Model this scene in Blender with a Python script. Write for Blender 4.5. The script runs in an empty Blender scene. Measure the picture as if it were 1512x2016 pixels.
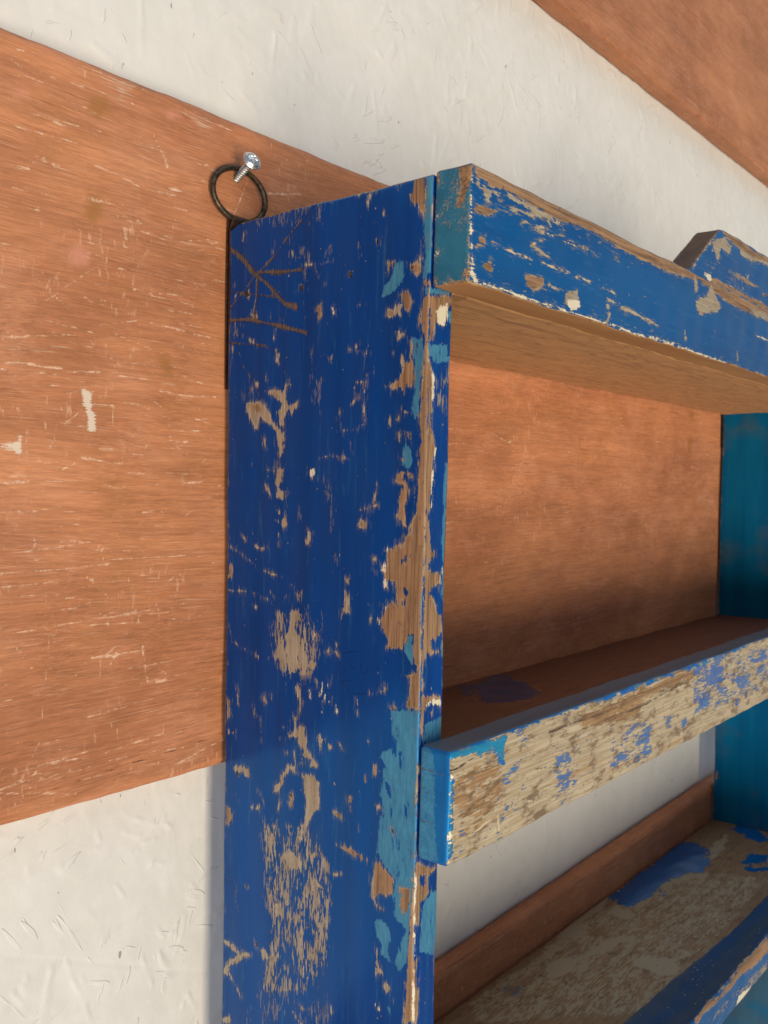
import bpy, math
import numpy as np
from mathutils import Matrix, Vector
R_ = math.radians
scene = bpy.context.scene
col = scene.collection
rng = np.random.default_rng(7)

# ------------------------------------------------------------------ camera
cam_d = bpy.data.cameras.new('camera'); cam = bpy.data.objects.new('camera', cam_d); col.objects.link(cam)
RX, RY, RZ = -0.0285, 0.01603, 0.88122                      # pitch, roll, yaw towards +X
fw = Vector((math.sin(RZ)*math.cos(RX), math.cos(RZ)*math.cos(RX), math.sin(RX)))
rt = Vector((math.cos(RZ), -math.sin(RZ), 0)); up = rt.cross(fw)
c_, s_ = math.cos(RY), math.sin(RY)
r2, u2 = rt*c_ + up*s_, up*c_ - rt*s_
M = Matrix((r2, u2, -fw)).transposed().to_4x4(); M.translation = (-0.36953, -0.42702, -0.18348)
cam.matrix_world = M
cam_d.sensor_fit = 'VERTICAL'; cam_d.sensor_height = 36; cam_d.lens = 1828.0/2016*36
cam_d.clip_start = 0.01; cam_d.clip_end = 50
cam_d.dof.use_dof = True; cam_d.dof.focus_distance = 0.52; cam_d.dof.aperture_fstop = 20
scene.camera = cam

# ------------------------------------------------------------------ light
world = bpy.data.worlds.new('World'); scene.world = world; world.use_nodes = True
bg = world.node_tree.nodes['Background']; bg.inputs[0].default_value = (0.80, 0.88, 1.0, 1); bg.inputs[1].default_value = 0.29
def area(name, loc, target, sx, sy, power, colr):
    l = bpy.data.lights.new(name, 'AREA'); l.shape = 'RECTANGLE'; l.size = sx; l.size_y = sy
    l.energy = power; l.color = colr
    o = bpy.data.objects.new(name, l); col.objects.link(o); o.location = loc
    o.rotation_euler = (Vector(target)-Vector(loc)).to_track_quat('-Z', 'Y').to_euler()
    return o
area('key_doorway_light', (-2.70, -8.40, -3.50), (0.3, -0.1, -0.3), 2.4, 6.2, 672, (1.0, 0.85, 0.60))
area('fill_left_low_light', (-2.9, -2.4, -1.3), (0.1, 0, -0.3), 1.6, 1.6, 42, (0.96, 0.95, 1.0))  # added fill, source unseen; brightens the shadow strip left of the shelf
area('fill_high_light', (0.6, -1.3, 2.3), (0.5, 0, -0.05), 2.4, 1.0, 13, (0.58, 0.76, 1.0))  # added cool fill from above, no known source there

vs = scene.view_settings; vs.view_transform = 'Standard'; vs.look = 'None'; vs.gamma = 1; vs.exposure = 0
scene.cycles.max_bounces = 8

# ------------------------------------------------------------------ dimensions (metres)
D = 0.15; TS = 0.01991; W = 0.83134; ZT = -0.02871; KF = -0.01065
ZB1, Z2T, Z2R, Z2B, Z3T, Z3R, Z3B = -0.08543, -0.34306, -0.31342, -0.37176, -0.61056, -0.5789, -0.61086
T1, T2, T3 = 0.02312, 0.01969, 0.03227
G = 0.004; WY = 0.024                                       # board face, wall face

# ------------------------------------------------------------------ noise and marks
def make_noise(seed, lo, hi, n=14):
    r = np.random.default_rng(seed)
    k = r.normal(size=(n, 3)); k /= np.linalg.norm(k, axis=1)[:, None]
    k *= (2*np.pi/np.exp(r.uniform(np.log(lo), np.log(hi), n)))[:, None]
    ph = r.uniform(0, 6.28, n)
    def f(P):
        out = np.zeros(len(P))
        for i in range(n): out += np.sin(P @ k[i] + ph[i])
        return out/math.sqrt(n/2)                            # about unit variance
    return f
wob = make_noise(1, 0.02, 0.16)
wear_n = make_noise(2, 0.006, 0.06)

MARKS = {
'side': '''
Lk 1.51 -0.5,-44.4 -12.5,-52.5 -22,-61.6 -32.7,-68.7 -42.5,-77.5 -48,-82.4 -56.1,-84.7
Lk 0.57 -25.6,-62.1 -38,-54.2 -50,-44.7 -60.4,-37.1
Lk 1.13 -25.6,-61.6 -43.6,-63.7 -59.6,-64.7
Lk 0.48 -22,-63.5 -14.2,-70.3 0.4,-80.5
Lk 1 -24.9,-64.9 -24.4,-75.4 -22.4,-84.9 -23.9,-88.5
Lk 1.27 0.3,-86.5 -20.3,-88.1 -34.5,-91.9 -51,-95.9 -64.2,-99.9
Lk 0.47 0.6,-69.1 -17.2,-73.1 -27.2,-74.8 -39.8,-77.2
Lk 0.46 -1.4,-100.1 -14.8,-101.8 -32,-104.2 -40.4,-108.7 -46,-117.6 -50.8,-124.5
Lk 0.3 -10.4,-106.3 -12,-113.3 -20.9,-122.7 -26.8,-131.8 -29,-135.8
Pb 0 -19.5,-84.6 -23.8,-84.1 -27.4,-88.3 -21.8,-89.2
Ls 0.55 -4.6,-65.2 -6.2,-71.3 -5.5,-75.2
Ls 0.55 -6.4,-87.2 -7.3,-96.2
Ls 0.3 -13.1,-88.8 -13.2,-96.7
Ls 0.29 -40.1,-96.3 -38.8,-100.9
Ls 0.3 -4.5,-102.9 -4.5,-107.8 -2.4,-112.7
Ls 0.3 -12.2,-36.8 -10.8,-41.5
Ls 0.23 -39.2,-45.8 -38,-52.3
Lb 0.9 -46.1,-90.2 -47.6,-94.1
Ls 0.2 -107.1,-113.5 -107.9,-151.7
Ls 0.15 -101.8,-129.4 -108.8,-129.4
Ls 0.21 -90.1,-143.1 -89.7,-154.8
Ls 0.21 -89.1,-154.7 -103.5,-153.8 -107,-151.7
Ls 0.15 -96.7,-111.3 -110.8,-114.2
Ls 0.15 -103.4,-89 -106.3,-89.3
Ls 0.15 -107.6,-126.2 -113.3,-124.8
Ls 0.15 -101.8,-129.4 -99.5,-133.7 -103.2,-137.4 -98.5,-140.7
Ls 0.21 -60.9,-62.1 -73.7,-63.4 -82.4,-63.3
Pb 0 -13.8,-130.2 -16.8,-135.3 -24.7,-136.1 -28.3,-134.8 -35.4,-140.9 -41.8,-149.8 -47.3,-153.7 -49.4,-157.5 -45.4,-163.2 -47.6,-168.3 -44.2,-168.3 -42.7,-161.2 -41.9,-155.5 -35.6,-149.6 -28.5,-145.5 -26.5,-152.2 -23.6,-152.1 -19.9,-146.2 -16.2,-141.1
Pb 0 -31,-129.6 -39.3,-129.1 -46.2,-130 -48.8,-126.3 -51.5,-124.6 -53.5,-127.5 -50.3,-131.1 -51.7,-138.7 -58.4,-137.6 -59.1,-140.9 -54.5,-145.4 -51.8,-142.5 -48.5,-146.2 -48,-151.8 -43.8,-149.8 -41.7,-143.1 -45,-138.4 -39.4,-134.4
Pw 0 -19.7,-137.3 -26.9,-136.7 -31.2,-141.7 -25.6,-143.4
Pb 0 -41,-108.2 -44.5,-109.5 -43.2,-114.6 -39.8,-115.3
Pb 0 -18.3,-99.1 -22.7,-99.5 -24.2,-103.5 -19.9,-102.7
Pb 0 -23.1,-123.9 -27.4,-125.1 -26.7,-127.9 -23.9,-127.3
Pb 0 -31.5,-157.2 -32.9,-158.2 -33.7,-163 -31.9,-161.1
Pb 0 -121.7,-91.9 -126.2,-93.2 -129.9,-90.2 -133.8,-91.5 -131.7,-94.7 -132.8,-97.3 -128.5,-97.7 -124.1,-98.5 -121.2,-97
Pw 0 -122.8,-93.7 -126.2,-94.1 -127.3,-96.7 -123.5,-96.8
Pw 0 -129.3,-85.1 -135.8,-84.2 -139.1,-90.4 -137.1,-96.9 -132.7,-94.8
Pb 0 -129.1,-104.6 -134.6,-104.7 -135.2,-108.5 -132,-108.7 -129.8,-111.9 -128.7,-108.8
Pw 0 -131,-117.1 -134.3,-116.5 -136,-120.4 -137.4,-109.6 -138.5,-113.9 -140.3,-122.4 -141.1,-134.2 -135.7,-133.9 -134.7,-138.1 -131.4,-134.5 -124.8,-134.6 -120.3,-132.2 -127,-131.3 -130.7,-127.7 -131.7,-121.8
Pb 0 -131.6,-117.1 -134.1,-116.7 -135.7,-121.2 -132.9,-126.9 -131.2,-125.1
Pb 0 -120.3,-132.2 -127,-131.3 -129.2,-134 -124.8,-134.6
Pw 0 -135.5,-71.5 -140.8,-71.4 -144.5,-73.6 -144.1,-77.7 -138.8,-77.9 -135.6,-74.9
Pb 0 -136.6,-71.7 -139.8,-72 -139.3,-73.3 -136.6,-72.7
Pw 0 -137.8,-28.5 -146.2,-29.3 -146.4,-40.1 -145.4,-50.6 -142.4,-47.6 -140.2,-43.9 -136.5,-41.6 -133.7,-36.9 -136.8,-34.1
Lp 0.46 -145,-60.4 -145.9,-65.5 -145.6,-71.3
Pw 0 -136.2,-155.1 -138.9,-156.8 -139.5,-160.2 -136.8,-160.2
Pw 0 -130.8,-156.6 -132.4,-156.2 -132,-160.1 -130.8,-159.2
Pw 0 -129.5,-148.5 -131.7,-147.7 -131.5,-150.3 -129.8,-150.6
Pb 0 -133.8,-144.8 -137.6,-146.6 -137.1,-147.5 -134.4,-146.1
Pb 0 -124,-149.6 -125.3,-149.6 -125,-152.2
Pb 0 -125.5,-114.9 -127.2,-115.5 -126.7,-116.7
Pb 0 -99.6,-109.3 -103.2,-109.6 -102.6,-111.8 -100,-111.1
Pb 0 -108,-32.1 -110.3,-32.1 -109.8,-34.6 -108.1,-38.2 -107.4,-34.6
D 0.55 -49,-26.8 -53,-26.6 -52.6,-43.3 -59.3,-48.9 -60.9,-61.2 -53,-61.9 -48.2,-55.7 -48.7,-45.4
D 0.5 -52.7,-48.9 -63.3,-51.4 -68.6,-62.3 -60.9,-63
D 0.45 -72.4,-59.1 -81,-55 -83.7,-64.3 -73.7,-63.9
D 0.5 -98,-55.8 -103.8,-54.5 -102.8,-60.9 -106.3,-64 -100.5,-63.2
D 0.42 -89.7,-59.8 -95.7,-60.7 -95.2,-64.2
D 0.36 -14.9,-27.5 -47,-27.4 -68,-28.3 -78,-27.5 -78.4,-45.5 -47.2,-40.5 -19.4,-38
D 0.4 -67.2,-122.8 -79.9,-123.6 -77.8,-145.3 -72.7,-145.1
D 0.35 -61.2,-77.9 -65.1,-78.3 -74.8,-122.3 -69.7,-122
D 0.35 -94.7,-131.7 -103,-131.2 -102.1,-141.8 -96.1,-140.6
Pw 0 -72.2,-85.6 -75.4,-85 -76.7,-90.6 -74.3,-94.9 -71.7,-91.9
Pp 0 -83.5,-87.7 -85.6,-87.9 -86,-91.6 -84.2,-91.8
Pw 0 -80.9,-113.7 -84.6,-113 -83.7,-117 -81.6,-116.4
Pt 0 -127.9,-69.6 -132.2,-70.2 -132.9,-77.9 -128.2,-84.1 -117.1,-87.5 -120.4,-81.4 -124.7,-76.9
Pw 0 -121.2,-67.4 -126.7,-68.6 -123.6,-76.7 -121.4,-75.6
Pt 0 -146.7,-28.6 -151.9,-29.6 -151.8,-49.2 -150.8,-77 -147.3,-80.6 -144.7,-80.3 -145.5,-69.6 -144.8,-49.7
Pt 0 -138.4,-109.6 -145.3,-110.3 -146.6,-118.7 -144.2,-129.3 -144,-146 -141.4,-150.2 -139.2,-145.9 -141.1,-135 -140.3,-122.4 -138,-115.5
Pt 0 -135.3,-162.7 -138.5,-163.6 -140.9,-172.9 -133.3,-172.9
Pw 0 -144.7,-80.3 -152.5,-81.3 -152.9,-98.6 -152.6,-110.9 -151.8,-169.1 -143.4,-169 -144,-147.7 -144.7,-131 -146.1,-119.5 -146.4,-111.2 -143.7,-105.9 -143,-100 -144.4,-91.9
Pt 0 -144.8,-84.4 -153.6,-85.5 -153.7,-89.6 -145.9,-88.7
Lh 1.33 -96.5,-71.4 -96.6,-72.5
Lh 1.21 -60.7,-73.9 -60.8,-74.9
Lh 1.31 -15.4,-72.4 -16.3,-73.5
Lh 0.76 -137.5,-73.1 -137.9,-73.9
Lh 0.59 -114.2,-56.5 -114.4,-58.3
Pw 0 -143.7,-156.3 -151,-156.5 -151.3,-214.8 -150.2,-240 -149.9,-273.7 -149.3,-295.8 -145.6,-296.4 -139.2,-296.6 -138.1,-294.2 -140.1,-288.7 -140.5,-281.8 -135,-279.2 -142,-278.2 -145.2,-274.4 -140.8,-272.4 -135.3,-267.1 -125.4,-268.4 -125.8,-263.1 -120,-256.8 -120.5,-252.3 -123.2,-245.9 -128.2,-242 -131,-243.9 -130.2,-233.2 -123.5,-232.9 -121.7,-225.2 -124.5,-224.1 -123.2,-216.4 -128.7,-215.2 -130.9,-211.6 -134.2,-214 -135.7,-208.8 -139.4,-207 -140.4,-200.2 -142.4,-196.7 -142.6,-181.5 -143.4,-166.4
Pn 0 -136.5,-219 -138.1,-220.6 -137.1,-223.3 -134.3,-221.7
Pn 0 -126.9,-233.5 -130.2,-233.6 -130,-235.8 -126.9,-236.1
Pn 0 -136.3,-236.1 -138.5,-236.8 -138,-238.6 -136.3,-238.3
Pn 0 -134.2,-241.5 -137.5,-242 -137,-244.6 -134.3,-244.5
Pn 0 -138.6,-192.6 -141.3,-195 -140.4,-200.2 -137.7,-200.2 -136.5,-195.2
Pp 0 -120.3,-252.8 -121.4,-252.2 -121.7,-256.6 -120,-255.9
Pp 0 -121.6,-224.3 -124.4,-223.7 -123.4,-227.7 -121.7,-227.8
Pp 0 -123.5,-232.9 -125.2,-233.2 -124.7,-235.4 -123.3,-235.1
Pp 0 -123.2,-215.9 -126.5,-215.5 -125.4,-217.1 -123.4,-218.1
Pp 0 -122.6,-245.6 -124.9,-246.2 -123.3,-247.7
Pw 0 -131.2,-175.2 -135.5,-175.6 -139.9,-176.5 -141.5,-179.8 -136.7,-180.7 -139.5,-185.8 -138,-190.1 -135.9,-193.5 -137.2,-202 -132.8,-202.1 -130.6,-198.8 -131.6,-193.6 -130.9,-190.2 -133.6,-184.2 -131.3,-182.5 -128,-181.7
Pn 0 -134.5,-177.3 -138.8,-178.6 -137.8,-180.7 -134,-180.3
Pw 0 -130.6,-198.8 -133.9,-200.4 -139.4,-204.4 -138.4,-206.2 -134,-202.9
Pt 0 -136.3,-161.6 -139.7,-168.9 -139.3,-174.4 -135.5,-174.4 -133.8,-168
Pw 0 -133.2,-168.4 -134.8,-168 -134.9,-171.4 -133.3,-171
Pt 0 -139.5,-258.9 -142.7,-258.5 -143.6,-274.6 -140.8,-272.4 -136.4,-267
Pw 0 -127.1,-298.6 -130.4,-295.5 -133.7,-296.6 -132.7,-298.5
Pt 0 -129.4,-299.1 -149.3,-295.8 -149.1,-308.8 -129.6,-312.5
Pb 0 -41.9,-153.8 -49.3,-154 -47.4,-159.7 -49.5,-162.5 -46.2,-168.2 -42.8,-166.3 -44.1,-161.5
Pb 0 -42.2,-170.6 -44.2,-170.6 -45,-173.9 -49,-174.4 -47.8,-181.5 -45.9,-185.4 -50,-187.2 -50,-191 -47.4,-194.9 -41.2,-191.2 -42.4,-185.4 -40.3,-183.5 -40.9,-177.7 -34.6,-175.4 -41.6,-175.4
Pw 0 -38.8,-176 -47.7,-176.4 -47.7,-177.2 -40.2,-177.2
Pb 0 -32.7,-183.6 -36.2,-186.5 -37.7,-189.8 -34.1,-187.4
Pb 0 -41.3,-196 -46.1,-198.7 -45.5,-201.6 -43.4,-200.7
Pb 0 -39.3,-201.8 -46.2,-204.4 -48.2,-202.5 -51.6,-205.2 -50.4,-208.6 -46.3,-207.3 -42.8,-205.5
Pb 0 -13.8,-213.6 -16.7,-214.4 -16.8,-217.4 -13.8,-216.6
Pb 0 -24.1,-219 -28.4,-219.7 -34.7,-219.9 -32,-223 -28.4,-221.7 -24.8,-220.9
Pb 0 -66.9,-207.4 -70.1,-210.1 -69.6,-213.8 -67.7,-217.6 -65.7,-215.9 -67,-213
Pp 0 -68.2,-174.9 -72,-174.4 -72.1,-178.5 -69.6,-179.9 -68,-177.6
Lk 0.27 -70.5,-174.4 -70.2,-179.5
Pb 0 -103.3,-205 -105.6,-200.5 -108.5,-200.8 -111.5,-203.4 -110.4,-207.4 -106.9,-206.7 -104,-206.3
Pw 0 -106.2,-202.7 -108,-202.6 -107.5,-205.3 -106.3,-204.9
Pb 0 -95.7,-239.5 -97.5,-239.4 -100,-243.7 -100.1,-251.7 -97.1,-252.9 -94.2,-255.1 -92.4,-256.6 -92.9,-253.4 -94.7,-249.6 -95.2,-244.1
Pw 0 -94.4,-247.8 -95.8,-246.8 -95.7,-250.8 -94.1,-251
Pb 0 -96.7,-233.2 -98.6,-233.9 -98,-235.8
Pb 0 -55.6,-239.1 -57.2,-240.4 -56.4,-243.3
Pb 0 -115.3,-221.6 -117.6,-221.1 -116.5,-223.3
Pb 0 -90.2,-269.1 -91.6,-269.4 -91.2,-270.4
Pb 0 -55.2,-253.4 -62.5,-253.2 -63.3,-259.2 -60.1,-263.3 -64.8,-268.4 -63.6,-275.2 -61,-279.3 -63.1,-285.6 -59.3,-293.7 -55.9,-289.5 -54.4,-281.1 -50.9,-276.8 -51.5,-269 -54.7,-262
Pb 0 -50.4,-245.3 -53.1,-246 -51.8,-249 -49.7,-248.2
Pb 0 -60.4,-244.4 -63,-245.1 -63.1,-248.9 -61.1,-248.1
Pb 0 -68.9,-282 -72.8,-279.6 -77.3,-280.9 -76.7,-285.6 -72.9,-286.6 -69,-284.8
Pb 0 -73.1,-263.8 -77,-265.2 -73.8,-269.2 -71.9,-270.4
Pb 0 -73.6,-287.9 -78.1,-291 -78.8,-296.4 -75.6,-293.2
Pb 0 -58.7,-296.7 -64,-294.9 -64.7,-301.4 -65.6,-311.7 -63,-312.1 -62.2,-304.7 -59.4,-301.3
Pb 0 -83.4,-272.3 -85.3,-272.5 -85,-275.3 -83.5,-275
Pb 0 -89,-273.8 -92.1,-273.5 -92.7,-276.1 -90.3,-276
Pb 0 -113.3,-291.1 -115,-290.9 -116.2,-292.9 -114.5,-293.2
Pb 0 -120.7,-289.6 -124.1,-289.5 -124.4,-286.4 -125.8,-287.5 -125.3,-290 -121.9,-291.1
Pb 0 -24.7,-254.4 -27.3,-255.1 -26.9,-256.6 -25,-256.3
Pb 0 -50.4,-321.5 -55.2,-322.1 -56.5,-324.7 -61.8,-319 -65.7,-317.3 -69.7,-324.6 -55.2,-327.3
Pb 0 -77.4,-320.4 -81.2,-319.7 -81.2,-322 -77.4,-322.7
Pb 0 -59,-314.2 -61,-314.4 -60.4,-318.3
Pw 0 -2.1,-232.2 -5.2,-233.1 -4.5,-240.1 -1.1,-241.4
Pw 0 -2.3,-313.3 -5.3,-313.8 -4.5,-324.1 -1.9,-326.6
Pb 0 -3.1,-331.5 -9.1,-332.4 -8.4,-334.6 -3.1,-334.5
Lb 0.61 -10.9,-302.9 -11.3,-308.8 -12.3,-314.7
Lb 0.36 -26,-313.5 -27,-318.2
Lb 0.35 -34.9,-308.1 -37.1,-310.2
Lb 0.29 -39.8,-305.4 -40.5,-307.2
D 0.62 -41.6,-253.7 -69.6,-251.1 -72.7,-275 -70.4,-292.1 -51.9,-294.8 -42.2,-283.7
D 0.5 -36.2,-260.1 -79.9,-253.8 -82.8,-273.7 -79.4,-290.8 -52,-298.6 -38,-284.2
D 0.4 -34.6,-172.9 -52.4,-173 -55.7,-206.9 -36.6,-207.7
D 0.5 -78.2,-166.6 -82,-166.6 -83.5,-182.1 -87.4,-193.9 -88.9,-205.6 -87.9,-218.4 -90.6,-227.3 -86.9,-230.7 -86.7,-218.4 -83.9,-200.3 -81,-182.1
Ls 0.3 -2,-221.2 -15.5,-226.4 -30,-233.3 -39.9,-235.5 -50.9,-236.6
Ls 0.37 -2.4,-247.9 -18,-247.1
Ls 0.3 -2.8,-269.6 -6.7,-278.2 -16.4,-281.1 -29.5,-284.3
Ls 0.18 -24.6,-247.5 -37.4,-250.3
Lp 0.22 -78.7,-291.8 -79.5,-299.1 -80.2,-301.8 -82.1,-301.5
Lp 0.21 -85,-288.1 -84.5,-295.6 -82.7,-300.5
Lp 0.22 -80.6,-290.6 -81.2,-301.6 -81,-308.1
Lp 0.32 -91.4,-302.7 -92.1,-306.3
Lp 0.48 -86.4,-298 -86.3,-301.7
Lp 0.27 -71.2,-297.6 -71.9,-301.2
Ls 0.16 -74.5,-169.8 -82,-167.6 -96.7,-169.5
Ls 0.2 -118,-184.4 -117.4,-183.1
Ls 0.2 -106.7,-196.5 -112.5,-195.4 -118.2,-193.5
Ls 0.2 -113.7,-253.5 -113.7,-255.7
Pt 0 -129.4,-299.4 -149.3,-296 -149.7,-312.9 -149.9,-372.4 -149.1,-385.4 -145.5,-390.8 -144.2,-402.4 -142.5,-426.3 -137.7,-432.4 -133.2,-429.5 -140.5,-409.6 -133.8,-404.8 -132.4,-392.9 -133.4,-385.7 -127.7,-382 -123.1,-378 -120.8,-375 -122.7,-357.7 -125.4,-350.9 -123,-344.4 -125.1,-335.2 -123.8,-329.3 -126.6,-329.6 -122,-324.4 -123.1,-321.5 -130.9,-317.4 -129.6,-310.7
Pn 0 -130.7,-310.5 -133,-314.4 -132.1,-323.2 -130.9,-320.8
Pn 0 -134.8,-319.2 -136.4,-319.8 -136.1,-328.5 -134.6,-327.1
Pn 0 -139.2,-345.9 -140.8,-347.3 -140.4,-352.6 -139.1,-351.1
Pn 0 -135.2,-364.3 -136.3,-365.7 -136.2,-370.1 -135.1,-369.5
Pn 0 -126.8,-337.4 -130.2,-339.3 -129.8,-344.6 -127.5,-342.5
Pn 0 -133.8,-406.5 -138.3,-408.6 -137.5,-421.1 -135.2,-420.1
Pt 0 -120.4,-410.7 -126,-409 -130.6,-411.9 -131.9,-418.6 -129.7,-422.8 -131,-430.3 -124.1,-427.3 -125.2,-423.4 -121.7,-420.1
Pw 0 -118.6,-381 -123.1,-378 -127.7,-382 -133.4,-385.7 -133.6,-392.6 -128,-396.9 -123.5,-396.5 -120.2,-401 -127,-402.5 -128.2,-405.6 -123.7,-405.3 -119,-401.4 -117.7,-395.5 -118.7,-388.1
Pb 0 -117.8,-388.3 -119.3,-388.3 -119.5,-398.5 -123.7,-404.4 -122,-404.9 -118.4,-399.7
Pw 0 -135.1,-388.7 -144.4,-386.8 -143.6,-400.9 -138.2,-403.4 -135.9,-398.9 -136.9,-393.4
Pb 0 -120.7,-424.9 -122.9,-422.4 -124.3,-432.6 -127.2,-437.8 -121,-440.9
Pb 0 -126.2,-444.4 -129,-440.7 -132.4,-443 -131.3,-446.9 -128,-447.3
Pt 0 -129.2,-453.9 -132.6,-453.5 -131.6,-457.5
Pw 0 -148.9,-375.2 -147.8,-422.8 -147.5,-456 -140.5,-458.7 -141.4,-426.7 -143.6,-400 -144.3,-382.6
Lp 0.57 -147.4,-376.5 -147,-399 -146.8,-423.2 -146.4,-456.4
Pb 0 -50.4,-321.8 -53.8,-321.2 -54.9,-322.9 -52.5,-323.1
Pb 0 -56.5,-323.1 -63.1,-320.9 -64.4,-317.9 -67.7,-318.2 -70.4,-324.3 -71.1,-329.8 -73.8,-333.1 -77.7,-336.9 -78.4,-339.6 -72,-340 -72.6,-336.1 -67.4,-336.2 -66.1,-341.2 -63.5,-340.8 -64.1,-335.9 -66,-332.7 -61.9,-326.9 -57.2,-324.9
Pb 0 -77.4,-320.7 -80.6,-320.1 -81.2,-322.3 -85,-320.7 -85.6,-323.3 -90,-325.2 -89.5,-327.6 -85.7,-327.5 -83.1,-323.8 -81.9,-324.9 -80.1,-330.9 -78.6,-331.6 -78.8,-326.5
Pb 0 -92.4,-322.5 -94.9,-322.9 -97.1,-326.1 -94.3,-325.8
Pb 0 -112.1,-317.9 -114.1,-317.5 -113.9,-318.9 -112.5,-319.1
Pb 0 -6.4,-351.5 -17.6,-350.7 -22.8,-352.1 -25,-356.6 -22.2,-357.8 -16.2,-356 -11.8,-357.5 -8,-354.2
Lh 0.86 -12.1,-355.4 -13,-357.2
Pb 0 -50.2,-346.4 -56.9,-341.7 -60.9,-342.3 -60.3,-346.2 -56.9,-344.5 -53,-353.5 -46.3,-360.8 -42.9,-361.6 -43.5,-356.6 -48.3,-353.6
Pw 0 -50.9,-350.1 -54.3,-348.4 -53,-353.5 -49,-356.3
Pb 0 -65.6,-345.1 -74,-343.3 -79.8,-347.7 -80.1,-362.5 -74.4,-366.7 -69.4,-375.5 -68.2,-382.4 -64.3,-384.4 -62.9,-379 -68,-368.3 -69.2,-362.3 -67.7,-354.1
Pw 0 -1.6,-378.1 -6.1,-378 -10,-381.2 -9.3,-385.4 -1.8,-391.4
Pw 0 -89.5,-360.8 -94.4,-359.6 -96.9,-363.1 -92,-364.3
Pw 0 -55.8,-359.6 -59.2,-358.4 -61.5,-361.2 -58.6,-362.8
Lh 0.68 -57.2,-358.9 -58,-359.3
Pw 0 -55.3,-364.1 -58.6,-363.3 -58,-364.9
Pw 0 -91.1,-377.4 -102,-377.3 -110.4,-377.8 -114.5,-381.2 -111.7,-383.3 -103.3,-381.5 -92.3,-379.9
Pb 0 -22.4,-372.2 -28.2,-372.8 -32.5,-370.9 -31.1,-373.7 -25.4,-374.5
Pb 0 -87,-395.2 -96.3,-393.9 -93.9,-395.6
Pw 0 -118.1,-329.1 -120.4,-329.1 -120,-335.4 -118.6,-335.2
Pw 0 -111.9,-336.2 -113,-336 -112.9,-341.3 -111.7,-339.8
Pw 0 -100.9,-349.4 -103.3,-349.8 -102.9,-358 -101.4,-357.5
Pb 0 -119.1,-350.6 -122.5,-349.8 -123.1,-351.4 -120.9,-352.4
Lh 0.69 -130.6,-360.2 -132,-361.7
Lh 0.72 -30.5,-452.9 -31.1,-454.1
Lh 0.48 -21.1,-421.7 -21.5,-422.6
D 0.6 -44,-385.7 -66.9,-381.8 -69.9,-401.9 -51.3,-407.1 -45.6,-397
D 0.52 -32.6,-378.7 -69.3,-369.8 -91.3,-388.4 -91.8,-416 -91.1,-444 -76.4,-468.1 -30.2,-487 -40.8,-441.6 -33.3,-414.2
D 0.45 -72.2,-384.2 -87.4,-382.1 -91.8,-416 -75.4,-416.4
D 0.42 -25.9,-486.6 -93.9,-459.7 -94.2,-476.6 -12.9,-508.1
Pb 0 -49.7,-395.9 -56.4,-388.4 -63.1,-392.3 -67.2,-395 -67.3,-400.7 -60.6,-400.7 -59.4,-403.9 -55.3,-400.2
Pb 0 -72.9,-387.8 -78.6,-385.3 -80,-388.7 -76.2,-390.7 -75,-394.8 -73,-393.4
Pb 0 -44.7,-425.6 -48.8,-422.5 -58.3,-418.6 -59.7,-423 -53,-424.1 -51.7,-431.3 -46.3,-433
Pb 0 -73.8,-400.8 -79,-402.1 -82.8,-404.8 -80.3,-406.4 -76.4,-403.8
Pb 0 -34,-455.7 -38.2,-452.3 -42.5,-458.8 -35.5,-461.2
Pb 0 -66.4,-458.3 -69.5,-450.5 -73,-459.8 -68.4,-460.5
Lb 1.11 -1.4,-461.5 -9.1,-462 -16.6,-464.6 -24,-462.1
Lb 1.74 -19.6,-463.6 -6.2,-474.3 -4,-479.2
Lb 0.74 -6.3,-479.4 -12.5,-483.4 -17.8,-489.6
Lk 0.37 -2.3,-423.1 -9.9,-421.9
D 0.46 -10.1,-390.3 -12.4,-389.7 -12.7,-455.7 -10.5,-456.4
Pb 0 -0.6,-507.4 -9.8,-504.4 -10.6,-509 -0.7,-512.8
Pb 0 -66,-475.7 -71.3,-475.6 -70.1,-479 -67.4,-479
Lb 0.68 -60.8,-481.5 -66.2,-486.2
Lb 0.56 -71.4,-481.3 -68.9,-486.1
Pp 0 -121.3,-455.1 -122.4,-454.7 -124.2,-457.6 -123.1,-458.5
Pb 0 -133.6,-448.7 -134.7,-449.2 -134.2,-452
Pb 0 -89.7,-467.8 -91.6,-467.1 -91.1,-472
Li 0.31 -92.7,-280.8 -92.6,-276.5 -94,-274.5 -101.3,-272.2 -110.9,-270.6 -113.5,-272.3 -114.9,-275 -117.5,-276.7 -120.4,-278.7 -120.7,-285.6 -119,-288.3
Li 0.35 -94.2,-284.9 -95.3,-288.1 -97.3,-290.6 -101.1,-293.3 -103.8,-294.1 -109.7,-293.6 -112.3,-292.8
Li 0.26 -101.5,-277.3 -103.4,-277.1 -104.7,-278.9 -103.5,-281.1 -101.5,-280.9 -100.8,-279.4 -101.5,-277.3
Li 0.26 -110,-276.7 -108.4,-278.4 -108.2,-280.7 -109.5,-282.2 -111.8,-282.2 -113.1,-280.3 -112,-278.4
Li 0.26 -104.3,-287.5 -104.7,-289.7 -106.4,-290.2 -108.7,-289.4
Li 0.23 -96.9,-284 -97.2,-281.5
Li 0.23 -96.3,-288.7 -99.7,-288.2 -102,-287.2
''',
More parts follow.
